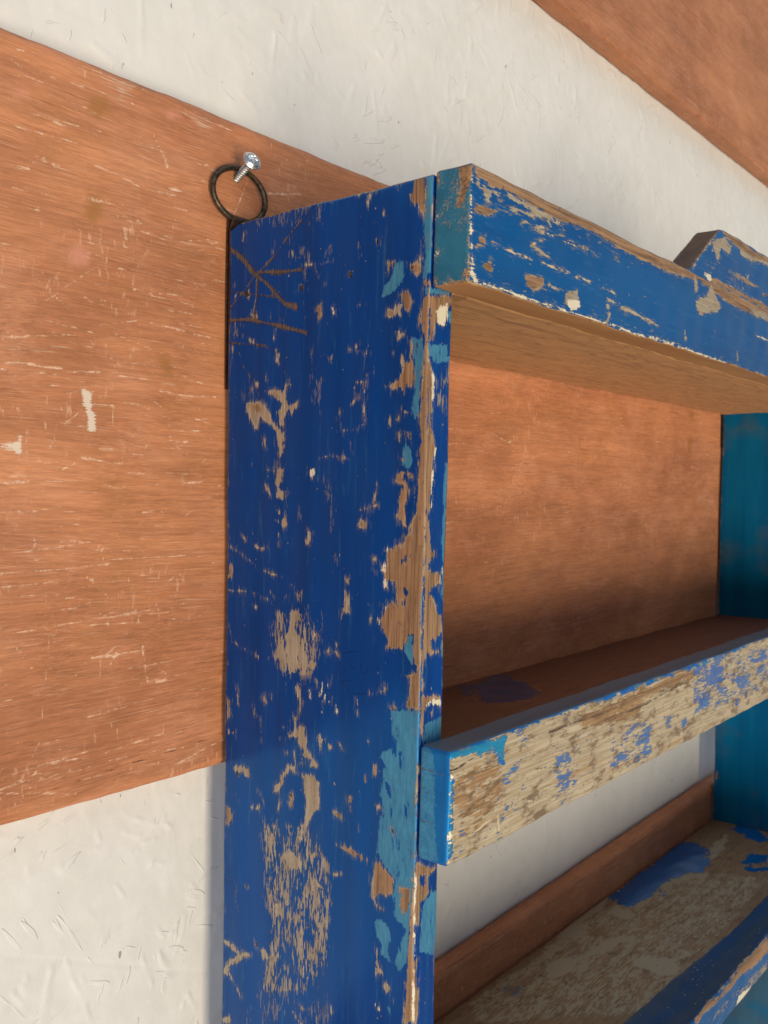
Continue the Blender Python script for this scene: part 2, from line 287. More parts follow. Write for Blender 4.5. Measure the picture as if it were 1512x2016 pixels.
'edge': '''
Pw 0 -1.4,-83.6 20.1,-83.2 19,-91.9 16.2,-94 15,-100.1 7.9,-102 5.2,-106.6 4.1,-111.7 -0.1,-112.3
Pp 0 6.2,-95.6 14.6,-90.9 17.1,-97.3 13.7,-102.9 7.8,-101.2
Pt 0 -1.3,-85.2 17.8,-81.9 18,-86.1 -1.1,-89.3
Pt 0 15.5,-95 19.8,-93.5 19.4,-100.4 15.7,-100
Pt 0 -2.8,-113 15.5,-111.5 16.5,-116.9 4.4,-119.2 -2.6,-118.3
Pt 0 3.6,-117.6 18.7,-116.7 18.8,-120.1 4.5,-121.7
D 0.5 3.5,-130.9 18.9,-120.9 20.1,-146.5 4.2,-147.6
Pw 0 -1.2,-119.8 3.8,-120.9 4.9,-130.8 4.2,-147.6 7.1,-164.3 5.9,-169.4 -0.4,-169.6 0,-147.9
Lp 0.27 1.9,-121.1 4.6,-130 4.1,-145.9
Pw 0 -1.7,-156.5 5.3,-156.2 7.8,-164.5 6,-173 6.4,-181.4 5.5,-194.1 4.2,-196.6 5.7,-208.4 7.8,-214.5 11.5,-215.5 11.7,-219.8 4.7,-222.8 4.8,-224.9 15.6,-226.9 16.6,-232.1 12.3,-234.4 7.4,-237.4 11.2,-242 13.6,-247.4 18.1,-249.6 17.8,-259.1 13.5,-262.1 9.2,-262 8.7,-265.8 15.2,-267.5 15.4,-270.1 5.2,-268.8 3.4,-274.5 2.3,-282.9 2.5,-288 17.8,-291.4 17.9,-294.9 6.4,-294.7 4.4,-299.5 3.5,-309.9 0.7,-309.4 0.9,-265.7 0.9,-231.9
Pw 0 8.6,-297.7 11.5,-297.7 10.9,-301.5 8.8,-301.1
Lp 0.27 7.8,-164.5 6,-181.4 6,-194.1
Lp 0.34 17,-224.4 16.6,-233
Pp 0 8.4,-292.4 17.9,-294.1 17.9,-295.4 6.4,-294.7
Lt 1.47 17.1,-172.7 18,-215.8 19.2,-241.9
Lt 0.57 18,-263.5 18.5,-290.7
Pt 0 6.1,-304.1 19.7,-302.3 21.3,-321.1 5.2,-317.7
Pt 0 5.3,-304.2 21.3,-304.6 21.9,-318 4.4,-314.3
Pw 0 -0.9,-372.3 20.3,-382.3 11.7,-384.9 14.2,-392.7 6.5,-398 5.5,-408.2 1.2,-406.6 -1.6,-405.6
Pn 0 4.4,-382.6 9.4,-382.8 8.9,-387.9 5.3,-386.8
Pn 0 12.4,-384.2 17.5,-384.1 17.1,-392.8 13.4,-390.7
Pt 0 20.1,-393.8 14.9,-393 7.2,-398.3 4.7,-421.8 20.9,-429 20.7,-406.5
Pw 0 -1,-419.6 4.8,-424.5 3.7,-431.9 5.7,-445 4.1,-458.6 -2.3,-455.7
Lp 0.55 0.2,-375.2 1,-399.6 1.3,-424 0.5,-457
Lt 0.47 19.5,-429.3 20.3,-465.8
''',
'rail1': '''
Pw 0 1.9,-29.2 30.1,-27.1 87.4,-27.8 149.8,-27.8 229.5,-28.7 444,-29.9 445.2,-40.4 351.8,-40.3 293.6,-34.2 230.3,-37.8 186.4,-38 150.4,-36.8 111.5,-35.6 82.4,-37.9 50.2,-36.1 30.6,-35.8 16.7,-36.8 3.3,-35.4
Pb 0 3.2,-34.2 12.1,-35.6 30.6,-37.1 28.4,-40.1 19.1,-39.9 14.8,-44.7 10.1,-40.9 3.5,-40.2
Pn 0 6.5,-34.6 14.3,-34.4 13.3,-37.1 7.7,-37.3
Pb 0 28.1,-33.9 50.2,-34.8 71.2,-35.1 88,-36.6 85.3,-40 60.8,-40.2 35.5,-38.4
Pw 0 1.7,-47.8 12.6,-45.8 24,-46.2 19.6,-49.7 12.9,-51.9 3,-52.3
Pw 0 6.8,-62.4 13.3,-60.4 15.8,-64.2 4.9,-68.9
Pw 0 10.7,-74.4 18.4,-71 22,-74.1 18.8,-78.4 12,-78.4
Pw 0 52.3,-71.6 70.5,-69.6 72.2,-75.4 60.5,-80.1 52.6,-77.5
D 0.5 49.6,-70.1 73.1,-67.1 73.7,-76.5 58,-81.8
Pb 0 93.2,-73.1 107.8,-70.6 112.9,-78.4 99.7,-84 93.6,-80.1
Pp 0 96.4,-78.9 111.2,-75.8 112.1,-80.7 99.7,-84
Ls 0.58 20.2,-62 41.8,-63.9 72.9,-63.1 107.3,-63.6 156,-64.6
Lb 0.9 35.7,-42.2 58.2,-40.8
Lb 0.92 45.8,-46.2 69.2,-46.9
Lb 0.94 56.6,-56.9 75.3,-58.5
Lb 0.77 71.2,-36.4 77.1,-43.2
Ls 0.38 59.1,-55.1 82.8,-44.7
Ls 0.3 61.2,-46.7 118.5,-47
Ls 0.3 66.3,-44.2 137.7,-46.1
Lb 0.84 146.1,-70.1 167,-71.3 189.2,-72.6 218.9,-74.8
Lb 1.35 146.3,-73.1 150.1,-78.5 145.5,-85.3
Lb 0.79 76.2,-73.3 93.2,-74.5
Lb 0.92 152.6,-43.1 159.7,-44.8
Lp 0.48 3.4,-81.9 10.1,-84.3 33.2,-84.1 91,-84 154,-84.8 225.9,-84.7
Pb 0 19.1,-84 30.7,-83.2 32,-84.9 21.5,-86.1
Lp 0.24 0.7,-36.1 1.2,-60 3.4,-82.5
Pb 0 289.7,-44.8 304.2,-41.5 313.2,-29.8 324.5,-39 335.8,-44.8 325.8,-51.1 305.3,-52.4 291,-58.2
Lb 3.2 281.3,-31.9 284.3,-38.5
D 0.3 0.9,-31.3 87.4,-27.1 225.4,-30.4 226.6,-43.5 88.5,-44.8 2,-53.8
D 0.27 3.3,-81.3 90.5,-76.4 229.4,-76.7 230.1,-85 3.6,-87.3
Lb 1.14 266.4,-73.3 269,-76.5
Lb 0.95 266.6,-71.9 267.8,-77.6
Lb 0.81 372.8,-74.3 374.8,-79.7
Lp 0.45 320.7,-65.7 323.3,-66.3
Lp 0.46 338.7,-81.1 342.7,-81.5
Lp 0.53 415.6,-55.3 431,-55.2 445.3,-55.4
Lp 0.49 185.6,-84.6 223,-83.5 282.2,-84.3 350.9,-85.2 413.3,-87.2
Pb 0 392.4,-34.3 413.9,-40.7 445.1,-40.1 444.3,-34.1 413.1,-33.9
Lb 0.63 361.9,-37.2 362.2,-40
Pb 0 283.2,-46.5 306.2,-42.7 307.9,-35.4 318,-39 331.1,-44 326.7,-51 307.3,-53.9 293.5,-57.8 286.2,-54.6
Pp 0 1.4,-76 4.3,-81 9.1,-84.2 5.5,-85.3 0.8,-81.6
''',
'end': '''
Pw 0 -163.9,-26.9 -174.3,-29.3 -175.1,-34.7 -172.2,-40.6 -168.6,-47.5 -165,-50.9 -163.1,-47.5 -166,-39.4 -164.6,-32.6
Pw 0 -169.3,-78.8 -173,-78.3 -173.1,-84.4 -169.5,-84.9
Pp 0 -151.4,-50.6 -153.6,-50.5 -154,-51.5 -152,-51.7
Pp 0 -151.8,-69.2 -154,-68.5 -154.1,-70.1 -151.8,-70.5
D 0.4 -152.5,-27.6 -171.9,-30.6 -172.6,-59.2 -153.2,-61.2
Pw 0 -151.2,-27.4 -155.1,-30.7 -154.6,-35.7 -151.3,-34.1
Pw 0 -151.7,-80.1 -155,-81.5 -154.4,-85.1 -151.1,-84.2
Pt 0 -144.4,-313.1 -152.7,-313.4 -156.8,-317.3 -157.7,-332.2 -158.4,-350.9 -160.3,-369.2 -146.2,-371.6
Lk 0.08 -147,-324.8 -152.9,-325.2 -155.9,-325.1 -161.6,-325.7 -165.9,-325.3
Lk 0.05 -149.6,-335.9 -154.4,-336.7
Lk 0.05 -149.4,-351.2 -157.6,-351.1
''',
'rail2': '''
Pt 0 -1.1,-312.8 10.2,-313.8 52.3,-314.6 50,-323.2 49.5,-330.6 43.6,-324.3 38,-320.1 32.7,-321 27.5,-322.3 23.1,-319.9 10.5,-318.6 2.4,-319.2 -0.8,-318
Pt 0 0.7,-325.8 3.1,-326.3 4.3,-359.5 5.3,-364.5 2.2,-366.4 0.7,-367.9
Lh 0.44 0.2,-322.8 5.8,-322.7 12.3,-321.8 18.9,-320.9 23.9,-320.1
Lh 0.2 27.4,-320.3 32.7,-321 38.9,-321.8
Lp 0.37 1.8,-324.2 1.9,-335.4 2.4,-354.3 1.5,-368.1
Dn 0.74 55.6,-313.7 67.8,-315.5 67.9,-317.6 57.2,-316.5
Dn 0.74 68.1,-321.8 73.2,-323.4 72.8,-325.9 68.3,-324.5
Dn 0.74 49.8,-336.3 57.4,-338 58.6,-342.4 53.9,-343.3 49.5,-340.8
Dn 0.74 59.1,-333.8 65.9,-334.3 65.1,-338.3 60.2,-337.1
Dn 0.74 70.6,-347.4 74.6,-348.3 74.7,-350.5 71.7,-349.7
Dn 0.74 61.1,-353.3 67,-354.3 66.7,-357.9 61.7,-356.1
Dn 0.74 52.6,-353.7 55.9,-354.3 55.2,-357.9 52.7,-356.3
Dn 0.74 48.2,-358.6 51.5,-359 51.1,-361.9 48.3,-361.7
Dn 0.74 45.9,-367.1 50.6,-368.9 48.9,-372 45.5,-369.5
Dn 0.74 5.3,-365.5 8.3,-367.3 8,-370.1 5.9,-369
Dn 0.74 11.4,-354.9 16.5,-357.8 15.7,-359 12.3,-357.1
Dn 0.74 9.8,-365.4 14.4,-366.8 13.7,-368.5 10.3,-367.5
Dn 0.74 4.2,-358.6 7.5,-360.5 6,-362.4 4.4,-361.4
Ls 0.21 43.6,-349.3 44.8,-356.2 46.7,-364.8
Lk 0.2 37,-336.3 32.1,-343.9 28.1,-351.2
Lk 0.16 17.6,-346.1 26.9,-344.1 36.4,-342.6
Ls 0.15 74.1,-356.6 87.8,-360.1
Ls 0.1 29.9,-369.4 43,-364.2
Ls 0.1 22.5,-360 38.1,-356.9
Lk 0.25 3.6,-327.8 7.6,-327.4
Dn 0.74 110.6,-339.4 125.1,-339.7 128.5,-346.2 119.9,-350 112.4,-345.4
Dn 0.74 113,-354 126.2,-355.7 126.5,-361.6 119.5,-365.6 112,-360.9
Dn 0.74 116.6,-344.3 125.5,-345.5 126.2,-355.7 120.3,-355.8
Dn 0.74 115.3,-368.1 118.2,-368.8 118.3,-370.3 115.4,-369.5
Dn 0.74 230.5,-344 240.5,-345.9 239.5,-357.4 235.9,-361.6 222.5,-363.7 227.6,-354.9
Dn 0.74 183.5,-352.1 206.8,-353.9 205.5,-361.6 187.9,-364
Dn 0.74 348.1,-315.7 380.4,-322 384.6,-336.2 366.5,-343.1 345.1,-335.8
Dn 0.74 320.8,-339.3 355.5,-337.5 352,-353.9 327,-353.2
Dn 0.74 404.3,-337.3 433.8,-337.6 438.1,-348.5 417.7,-353.4
Dn 0.74 403.2,-353 420.9,-355.9 413.3,-366.7
Dn 0.74 444.8,-326.8 491.4,-326.5 492.5,-335.3 458.3,-334.9
Dn 0.74 263,-345 275.8,-345.7 274.4,-354.1 265.7,-352.4
Dn 0.74 294.1,-352.6 303.4,-354.3 299.8,-364.3
Dn 0.74 56.7,-313.4 69.1,-314.5 70.6,-318.8 59.4,-317.9
Dn 0.74 66.9,-320.7 72,-321.7 71,-325.5
Dn 0.45 313.5,-312.8 390.9,-317.6 395.2,-357.6 317.5,-355.1
Dn 0.4 175.4,-335 242.1,-341.2 244.7,-371.8 177.5,-363.2
Dn 0.38 104.6,-332.5 134,-338.7 136.2,-371.2 106.5,-363.7
Dn 0.35 390.7,-315.6 490.3,-317.8 495.2,-357.4 395.6,-361.6
Dw 0.75 132.6,-318.1 191.4,-317.8 313.5,-312.8 319.6,-326.3 229,-325.7 214.6,-336.1 165.2,-333.1 139.5,-329.6
Dw 0.55 2,-325.3 47.7,-323.2 53.9,-350.4 9.9,-363.4
Lk 0.42 98.4,-323 127,-322.8 164.6,-323.9
Lk 0.3 83.4,-340.3 125.7,-348.4
Lk 0.51 175.1,-330.4 229.3,-329 305.2,-324.2
Lt 0.93 0.3,-311.9 71.6,-313.7 191.2,-314.6 338.1,-316.2 489.6,-312.3
''',
'shelf3': '''
Pn 0 532.4,-2.8 627,1.8 709.1,4.7 734.2,-12 728.4,-38.8 656,-50.4 613.9,-31.7 559,-41.3 521.2,-32 514.8,-16.6
Pn 0 712.5,-73.7 743.5,-77.1 757.2,-92.5 742.5,-97 711.3,-87.6
Pn 0 835.6,-29.2 835.3,-41.4 820.3,-73.2 795.8,-80.7 793.5,-55.1 802.8,-41.8
Pn 0 697.3,-86.8 714.2,-105.8 707.3,-107.9 689,-92.2
Pp 0 509.9,-11 509.3,-42.5 489.8,-43.7 486.7,-24.8
Pp 0 553.6,-43.7 613.9,-31.7 652.8,-51.6 646.8,-59.2 599.4,-43 551.5,-49.7
Pp 0 736.8,-37.2 785.5,-34.5 737.1,-48.5 700.7,-50.3 657.8,-52.4
Pp 0 419.5,-76 444,-97.3 443.1,-115.6 418.7,-118.8 407.2,-99.6 410.4,-84.7
Pp 0 353.6,-20 388.7,-34.5 440.9,-39.6 465.1,-59.9 451.8,-66 411.2,-47 363.2,-43.3 338.6,-33.3
Pp 0 496.8,12 566.9,2.6 527.1,-5.4 444.7,-15 374.2,-18 372.2,-9.2
D 0.6 679.5,-47 739.1,-50.7 718.1,-80 649.4,-71.6
Dn 0.45 303.8,-11.3 324.1,-22.8 301.7,-31.5 289.3,-22.8
Dn 0.5 360.8,-115.6 418.7,-118.8 344.2,-143.1 329,-125.6
Dp 0.45 262.2,-2.8 539.2,-10.4 659.7,-54.4 687.2,-114 503.1,-124.2 344.1,-123 243.2,-27.3
''',
'rail3': '''
Pw 0 306.4,-580.9 320.4,-578.1 371.9,-581 428.8,-577.8 480.7,-574.1 483.2,-594.6 436.5,-591.2 412,-587.5 372.5,-587.1 325.7,-582.2 316.3,-585.3
Pb 0 433.3,-616.9 476.2,-602.7 484.9,-608.3 486,-617.5 445.8,-618 415.1,-615.3 403.6,-616.3
Pp 0 407.8,-602 438.2,-606.5 427.4,-618.5 397.4,-611.6
D 0.5 316.3,-585.3 483.7,-599.1 486,-617.5 414.9,-613.1 358.3,-604
''',
'shelf2': '''
Pn 0 249.3,-5.6 302.2,-6.1 275.6,-58.6 231.8,-71.6 207,-45.4
''',
'under1': '''
Pt 0 25.3,-144.7 16.9,-164.2 36.8,-146.7 41.7,-133.8
''',
'rpanel': '''
Pw 0 -1.7,-546.3 -6.8,-547.3 -7,-557.4 -2.1,-560.5
''',
'board': '''
Pp 0 -97.2,-135.7 -92.2,-134.8 -89.7,-139.5 -90.1,-145.7 -87.6,-148.2 -89,-158.1 -92.6,-157.4 -93.6,-149.5 -95.1,-146.1 -96.2,-140
Pp 0 -133.4,-171.3 -133.8,-168.8 -140.4,-168.3 -140.4,-165.8 -132.5,-164.6 -131.2,-161.2 -129.5,-162 -129,-171.1
Lk 0.24 -94.7,-141.7 -89.6,-141.3
Lk 0.24 -95.1,-146.5 -92.1,-145.4
Ls 0.59 -140.5,-130.2 -135.3,-130.9
Ls 0.57 -138,-127.1 -129.2,-125.7 -119.2,-126.7 -108,-126.3
Ls 0.43 -94.3,-126.8 -85.2,-125.7
Ls 0.23 -106,-128.3 -94.3,-126.2
Ls 0.36 -73.7,-126.8 -51.6,-126.9 -34.1,-128.1
Ls 0.49 -47,-132.1 -28,-133.6 -5.3,-132.5
Ls 0.3 -74.6,-140.5 -64.9,-141.1 -52.6,-141.6
Ls 0.36 -140.1,-229.6 -122.3,-229.5 -101.4,-229 -79.1,-228
Ls 0.18 -140,-240.4 -122.2,-241.4 -112,-240.5
Ls 0.24 -132.1,-259.1 -103.2,-257.9 -72.5,-256.5 -38.5,-257.9
Ls 0.69 -89.1,-277.5 -74.4,-278.1
Ls 0.31 -74.4,-277.6 -55.7,-277.2
Ls 0.34 -92.5,-234 -79,-245.8
Ls 0.29 -84.2,-183.9 -81.6,-185.7 -77.4,-186.6
Ls 0.52 -136,-182.1 -130.7,-181.9 -124.4,-181.5
Ls 0.18 -140.3,-185.5 -118,-184.4 -93.9,-183.2
Ls 0.37 -108.6,-178.6 -99.9,-174.5
Ls 0.48 -96.9,-171.3 -87.9,-172.4 -81.7,-173.5 -71.1,-173.7
Ls 0.63 -85.9,-166.5 -74.4,-166.9
Ls 0.61 -26.1,-183.7 -14.9,-183
Ls 0.34 -21.2,-180.1 -14.9,-180
Ls 0.39 -20.4,-146.5 -15.4,-147.2 -7.7,-148.7
Ls 0.22 -33.8,-154.2 0.2,-151.8
Ls 0.47 -56.9,-275.1 -55.6,-284.8 -53.3,-295.6
Ls 0.32 -39.9,-240.3 -34,-237.3
Ls 0.29 -83.4,-217.4 -81.3,-221.1
Ls 0.54 -115.8,-160 -112.5,-160.1
Ls 0.5 -72.3,-162.7 -70.6,-163.6
Ls 0.31 -123.3,-211.6 -121.5,-215 -124.2,-220
Ls 0.26 -131.5,-198.8 -122.5,-199.3 -124.3,-192.9
Ls 0.28 -100.6,-203.7 -97.2,-203.7
Ls 0.2 -71.6,-118.8 -42.5,-119.3
Ls 0.27 -29.3,-122.3 -25.7,-121.9
Ls 0.28 -21.9,-124 -14.4,-125.3
Ls 0.19 -105.1,-257.7 -83,-257.3
Ls 0.29 -79.9,-254 -78.8,-262.3
Ls 0.25 -70.2,-267 -63.7,-266.8
Ls 0.23 -109.9,-266 -107,-266.3
Ls 0.16 -79.1,-225.7 -20.6,-225.8
Ls 0.21 -52.9,-226.1 -26.8,-226
Dp 0.4 -140.6,-116.8 -94.4,-112.6 -113.7,-121 -140.6,-121.7
Pd 0 -48.4,-112.4 -37.9,-112.1 -37.7,-122.7 -42.4,-124.1
Dp 0.33 -56.2,-232.6 -43.5,-233.4 -43.4,-247.8 -56,-246.8
Dp 0.62 -90,28.5 -79.3,32.2 -63.3,32.4 -64.9,26.4 -72.9,19.7 -77.7,23.5 -85.4,23.5
Dp 0.66 -32.4,27.2 -19.6,29 -7.2,27.7 -11.9,21.9 -21.4,22
Dp 0.45 -63,1.1 -51.3,4.5 -49.6,-0.6 -59.7,-2.1
Pd 0 -92.9,15.8 -82.3,19.3 -79.9,12.1 -86.8,6 -93.6,7.8
Pd 0 -94,-34.1 -86.5,-31.5 -84.1,-43.6 -90.9,-50.4 -95.4,-46.2
Pr 0 -104.1,-65 -98.3,-61.2 -92.3,-65.2 -92.2,-71.7 -101.1,-73.4 -104,-70.1
Pr 0 -133.4,6.1 -126.8,7.7 -126.8,3.4 -132.7,1.5
Pr 0 -44.7,23.3 -36,27.5 -34.1,23.8 -42.9,19.6
Pd 0 -64.9,30.4 -60,31.4 -60,28.7 -64.9,27.7
Ls 0.8 -40.7,-17.9 -31.8,-17.3
Ls 0.54 -113,-3.4 -105.9,-3.8
Ls 0.57 -135.8,-31.2 -126.6,-30.5
Ls 0.37 -95.6,-18.2 -78.9,-19.6 -59.5,-22.7 -35.4,-20.8
Ls 0.39 -53.1,9.5 -42.6,-5.7
Ls 0.63 -43.5,-1.7 -42.6,-7.1
Ls 0.89 -70.7,-47.2 -69.8,-52.5
Ls 0.3 -69.1,-42.8 -59.3,-41.9
Ls 0.57 35.2,-1.7 64.4,4.8
Dp 0.42 35.2,0.7 64.4,6.5 64.5,3.2 35.3,-3.2
Ls 0.49 -53.7,-95.2 -30.9,-96.2 -4.5,-97.8
Ls 0.26 -140.6,-115.7 -127.5,-112.7 -99.4,-108.3
Ls 0.4 -47,-77.9 -31.1,-76.7
Ls 0.47 -45.2,-86.1 -38.2,-86.5
Ls 0.2 -128.1,-3.2 -85.2,-0.1
Ls 0.2 -133.3,-12.1 -100.1,-9.8
Ls 0.22 -96,30.3 -53.3,30.2
Ls 0.21 -114.6,18.7 -82.3,20.6
Lk 0.22 -136.3,-343 -127.2,-342.5 -114.2,-342.9 -102.5,-342.1 -90.4,-340.8 -76.8,-340.5
Lk 0.2 -76.8,-340.5 -56.3,-339.3 -28.8,-338 3.4,-336
Ls 0.32 -118.7,-330.5 -105.3,-328.6 -86.6,-331 -66.8,-329.1 -42.4,-326.9
Ls 0.3 -42.4,-326.9 -42.5,-321.5
Ls 0.29 -139.6,-335.9 -127.2,-334.9 -114.2,-335.6 -100.7,-334.6
Ls 0.21 -120.3,-345.5 -118.5,-353.2
Ls 0.4 -45.5,-342.6 -44.4,-347.4
Ls 0.16 -139.6,-331.2 -128.1,-333.9
Lk 0.13 -127.3,-315 -114.4,-315.6
Ls 0.31 -30,-337.7 -27.7,-338.2
Pd 0 724,-90.4 742.9,-86.2 743.5,-95 728.2,-96
Pd 0 724.1,-119.4 739.3,-118.7 740.6,-137.7 727.2,-138.2
''',
'wall': '''
Lk 0.12 -128.6,-429.9 -92.3,-446.3 -40.5,-469.3 -23.3,-478.9 11.2,-494.6
Lr 0.51 -54.5,-372.7 -50.2,-378 -31.2,-387.8
Lr 0.53 -25.5,-381.7 -24.9,-389.5 -20.8,-392.1
Lr 0.57 -72.1,-381.1 -69,-389.1 -76.1,-390.7
Lr 0.71 -53.3,-385.4 -44.6,-391.6 -41.3,-390.7
Lr 0.72 -41.3,-395.4 -32.3,-396.1
Lr 0.47 -90.4,-446.9 -85.4,-461.2 -78.4,-476.6 -74.8,-489.2
Lr 0.5 -59.4,-414.8 -54.1,-423
Lr 0.52 -41.7,-462.5 -33.6,-483.4
Lr 0.63 -37.7,-412.4 -33.3,-409.1 -26.3,-413.1
Lr 0.66 -7.1,-435.8 -4.7,-432.6 -0.9,-436.9
Lr 0.63 -29.4,-451.4 -25.8,-457.5
Lr 0.75 -20,-457.8 -15.3,-452.6 -18.8,-457.2
Lr 0.65 -9.3,-448.9 -11.6,-461.8 -18.6,-472.9
Lr 0.78 -11,-507.4 -6.3,-500.5 0.1,-514.2
Lr 0.43 -122,-451.3 -115.3,-460.8
Lr 0.37 -95.3,-435.4 -91.4,-441.2
Lr 0.67 -7,-438.8 0.4,-443.3
Lr 0.51 -47.8,-400 -43.4,-399.4
''',
'crest': '''
Pb 0 320.5,2 335.1,8.7 345.3,10.9 361.5,6.9 359.3,0.9 354.1,-1.1 340.9,-0.1 336.3,-7.4 334,-10.5 328.9,-9.7 326.1,-5.8
Pw 0 334.5,16.7 350.2,15.6 449.6,15 450.2,8 407.1,4.7 378,7.5 361.4,8.8 345.2,11.8
Pb 0 361.4,8.8 378,7.5 383.9,4 407.1,3.7 450.2,8 449.9,12 406.7,9.5 377.8,10.3
Pw 0 368.5,-12.3 390.9,-12 432.9,-12.4 402.8,-15.7 374.2,-15
Pw 0 436.4,-16.8 452.1,-13.2 452.5,-18.2 443,-19.8
Pb 0 284.6,-26.2 293.2,-18.5 302.1,-10.6 320.5,2 315.7,1 297.4,-11.6 282.3,-25.8
Pp 0 306.6,-24.7 319.9,-23.1 322.6,-27.1 312.8,-27.1
Lp 0.74 321,-4.1 323.5,-4.5
Ls 0.8 370.2,-16.7 370.5,-21.4
Ls 0.83 388.4,-16.3 390.1,-20.8
Ls 0.81 378.8,-20.4 380.3,-21.5
Pp 0 396.5,-10 403.7,-8.2 402.4,-10.9
Pw 0 322.4,-23.6 363.9,-23.5 453.1,-24.3 453.7,-31.4 364.3,-29 317.8,-28.8
D 0.42 302.4,-15 362.7,-7.8 420.3,-9.6 391.7,-22.5 303,-23.6
''',
}


def seg_dist(U, V, pts, closed):
    d2 = np.full(len(U), 1e9); inside = np.zeros(len(U), bool)
    n = len(pts)
    for i in range(n if closed else n-1):
        ax, ay = pts[i]; bx, by = pts[(i+1) % n]
        ex, ey = bx-ax, by-ay; wx, wy = U-ax, V-ay
        t = np.clip((wx*ex+wy*ey)/(ex*ex+ey*ey+1e-9), 0, 1)
        d2 = np.minimum(d2, (wx-t*ex)**2+(wy-t*ey)**2)
        if closed:
            c = (ay > V) != (by > V)
            inside ^= c & (U < ex*(V-ay)/(ey if abs(ey) > 1e-9 else 1e-9)+ax)
    return np.sqrt(d2), inside

FIELDS = ['bare', 'wood', 'teal', 'pale', 'dark', 'scr', 'ink', 'hole', 'tint', 'pink', 'dens', 'densn', 'densw', 'densp', 'ridge']
CL = 14.0
def eval_marks(names, U, V, base):
    """U, V in mm. signed fields in mm, positive inside the mark; densities 0..1"""
    F = {k: np.full(len(U), -CL) for k in FIELDS}
    for k in FIELDS:
        if k.startswith('dens'): F[k][:] = 0
    F['bare'][:] = base
    for name in names:
        for ln in MARKS.get(name, '').strip().splitlines():
            q = ln.split(); kind = q[0]; par = float(q[1])
            pts = [tuple(map(float, a.split(','))) for a in q[2:]]
            us = [a[0] for a in pts]; vv = [a[1] for a in pts]; m = CL+par
            ix = np.nonzero((U > min(us)-m) & (U < max(us)+m) & (V > min(vv)-m) & (V < max(vv)+m))[0]
            if not len(ix): continue
            u, v = U[ix], V[ix]
            if kind[0] == 'L':
                d, _ = seg_dist(u, v, pts, False)
                wv = 0.92+0.25*np.sin(u*2.1+v*1.3)*np.sin(v*0.9-u*0.7+1)+0.28*np.sin(u*0.31-v*0.23+us[0])   # uneven stroke width
                f = par*wv-d
            else:
                d, ins = seg_dist(u, v, pts, True); f = np.where(ins, d, -d)
            f = np.clip(f, -CL, CL)
            def mx(k, g=None): F[k][ix] = np.maximum(F[k][ix], f if g is None else g)
            def mn(k, g=None): F[k][ix] = np.minimum(F[k][ix], -f if g is None else g)
            if kind[0] == 'D':
                k = {'D': 'dens', 'Dn': 'densn', 'Dw': 'densw', 'Dp': 'densp'}[kind]
                g = par*np.clip(f/8+0.45, 0, 1); mx(k, g); continue
            c = kind[1]
            if c in 'bw' and kind[0] == 'P': f = f-min(0.7, 0.3*max(f.max(), 0))
            if c == 'b': mx('bare'); mn('wood'); mn('pale')
            elif c == 'w': mx('bare'); mx('wood'); mn('pale')
            elif c == 'p': mx('bare'); mx('pale')
            elif c == 't': mx('teal'); mn('bare')
            elif c == 'n': mn('bare'); mn('teal')
            elif c == 'k': mx('dark')
            elif c == 's': mx('scr'); mx('bare', f-0.25)
            elif c == 'i': mx('ink')
            elif c == 'h': mx('hole'); mx('bare', f-0.2)
            elif c == 'd': mx('tint')
            elif c == 'r':
                mx('pink'); mx('ridge')
    return F

# ------------------------------------------------------------------ mesh helpers
def link(name, V, Q, mat, parent=None, attrs=None, smooth=True):
    me = bpy.data.meshes.new(name)
    V = np.asarray(V, np.float32); Q = np.asarray(Q, np.int32)
    n = Q.shape[1]
    me.vertices.add(len(V)); me.vertices.foreach_set('co', V.ravel())
    me.loops.add(Q.size); me.loops.foreach_set('vertex_index', Q.ravel())
    me.polygons.add(len(Q)); me.polygons.foreach_set('loop_start', np.arange(0, Q.size, n, dtype=np.int32))
    me.update(calc_edges=True)
    me.polygons.foreach_set('use_smooth', np.full(len(Q), smooth))
    for k, a in (attrs or {}).items():
        if a.ndim == 2:
            at = me.attributes.new(k, 'FLOAT_VECTOR', 'POINT'); at.data.foreach_set('vector', a.astype(np.float32).ravel())
        else:
            at = me.attributes.new(k, 'FLOAT', 'POINT'); at.data.foreach_set('value', a.astype(np.float32))
    me.materials.append(mat)
    o = bpy.data.objects.new(name, me); col.objects.link(o); o.parent = parent
    return o

def cuts(lo, hi, res, r):
    n = max(1, int(round((hi-lo-2*r)/res)))
    e = np.array([0, .12, .3, .55, .8])*r
    return np.concatenate([lo+e, np.linspace(lo+r, hi-r, n+1), (hi-e)[::-1]])

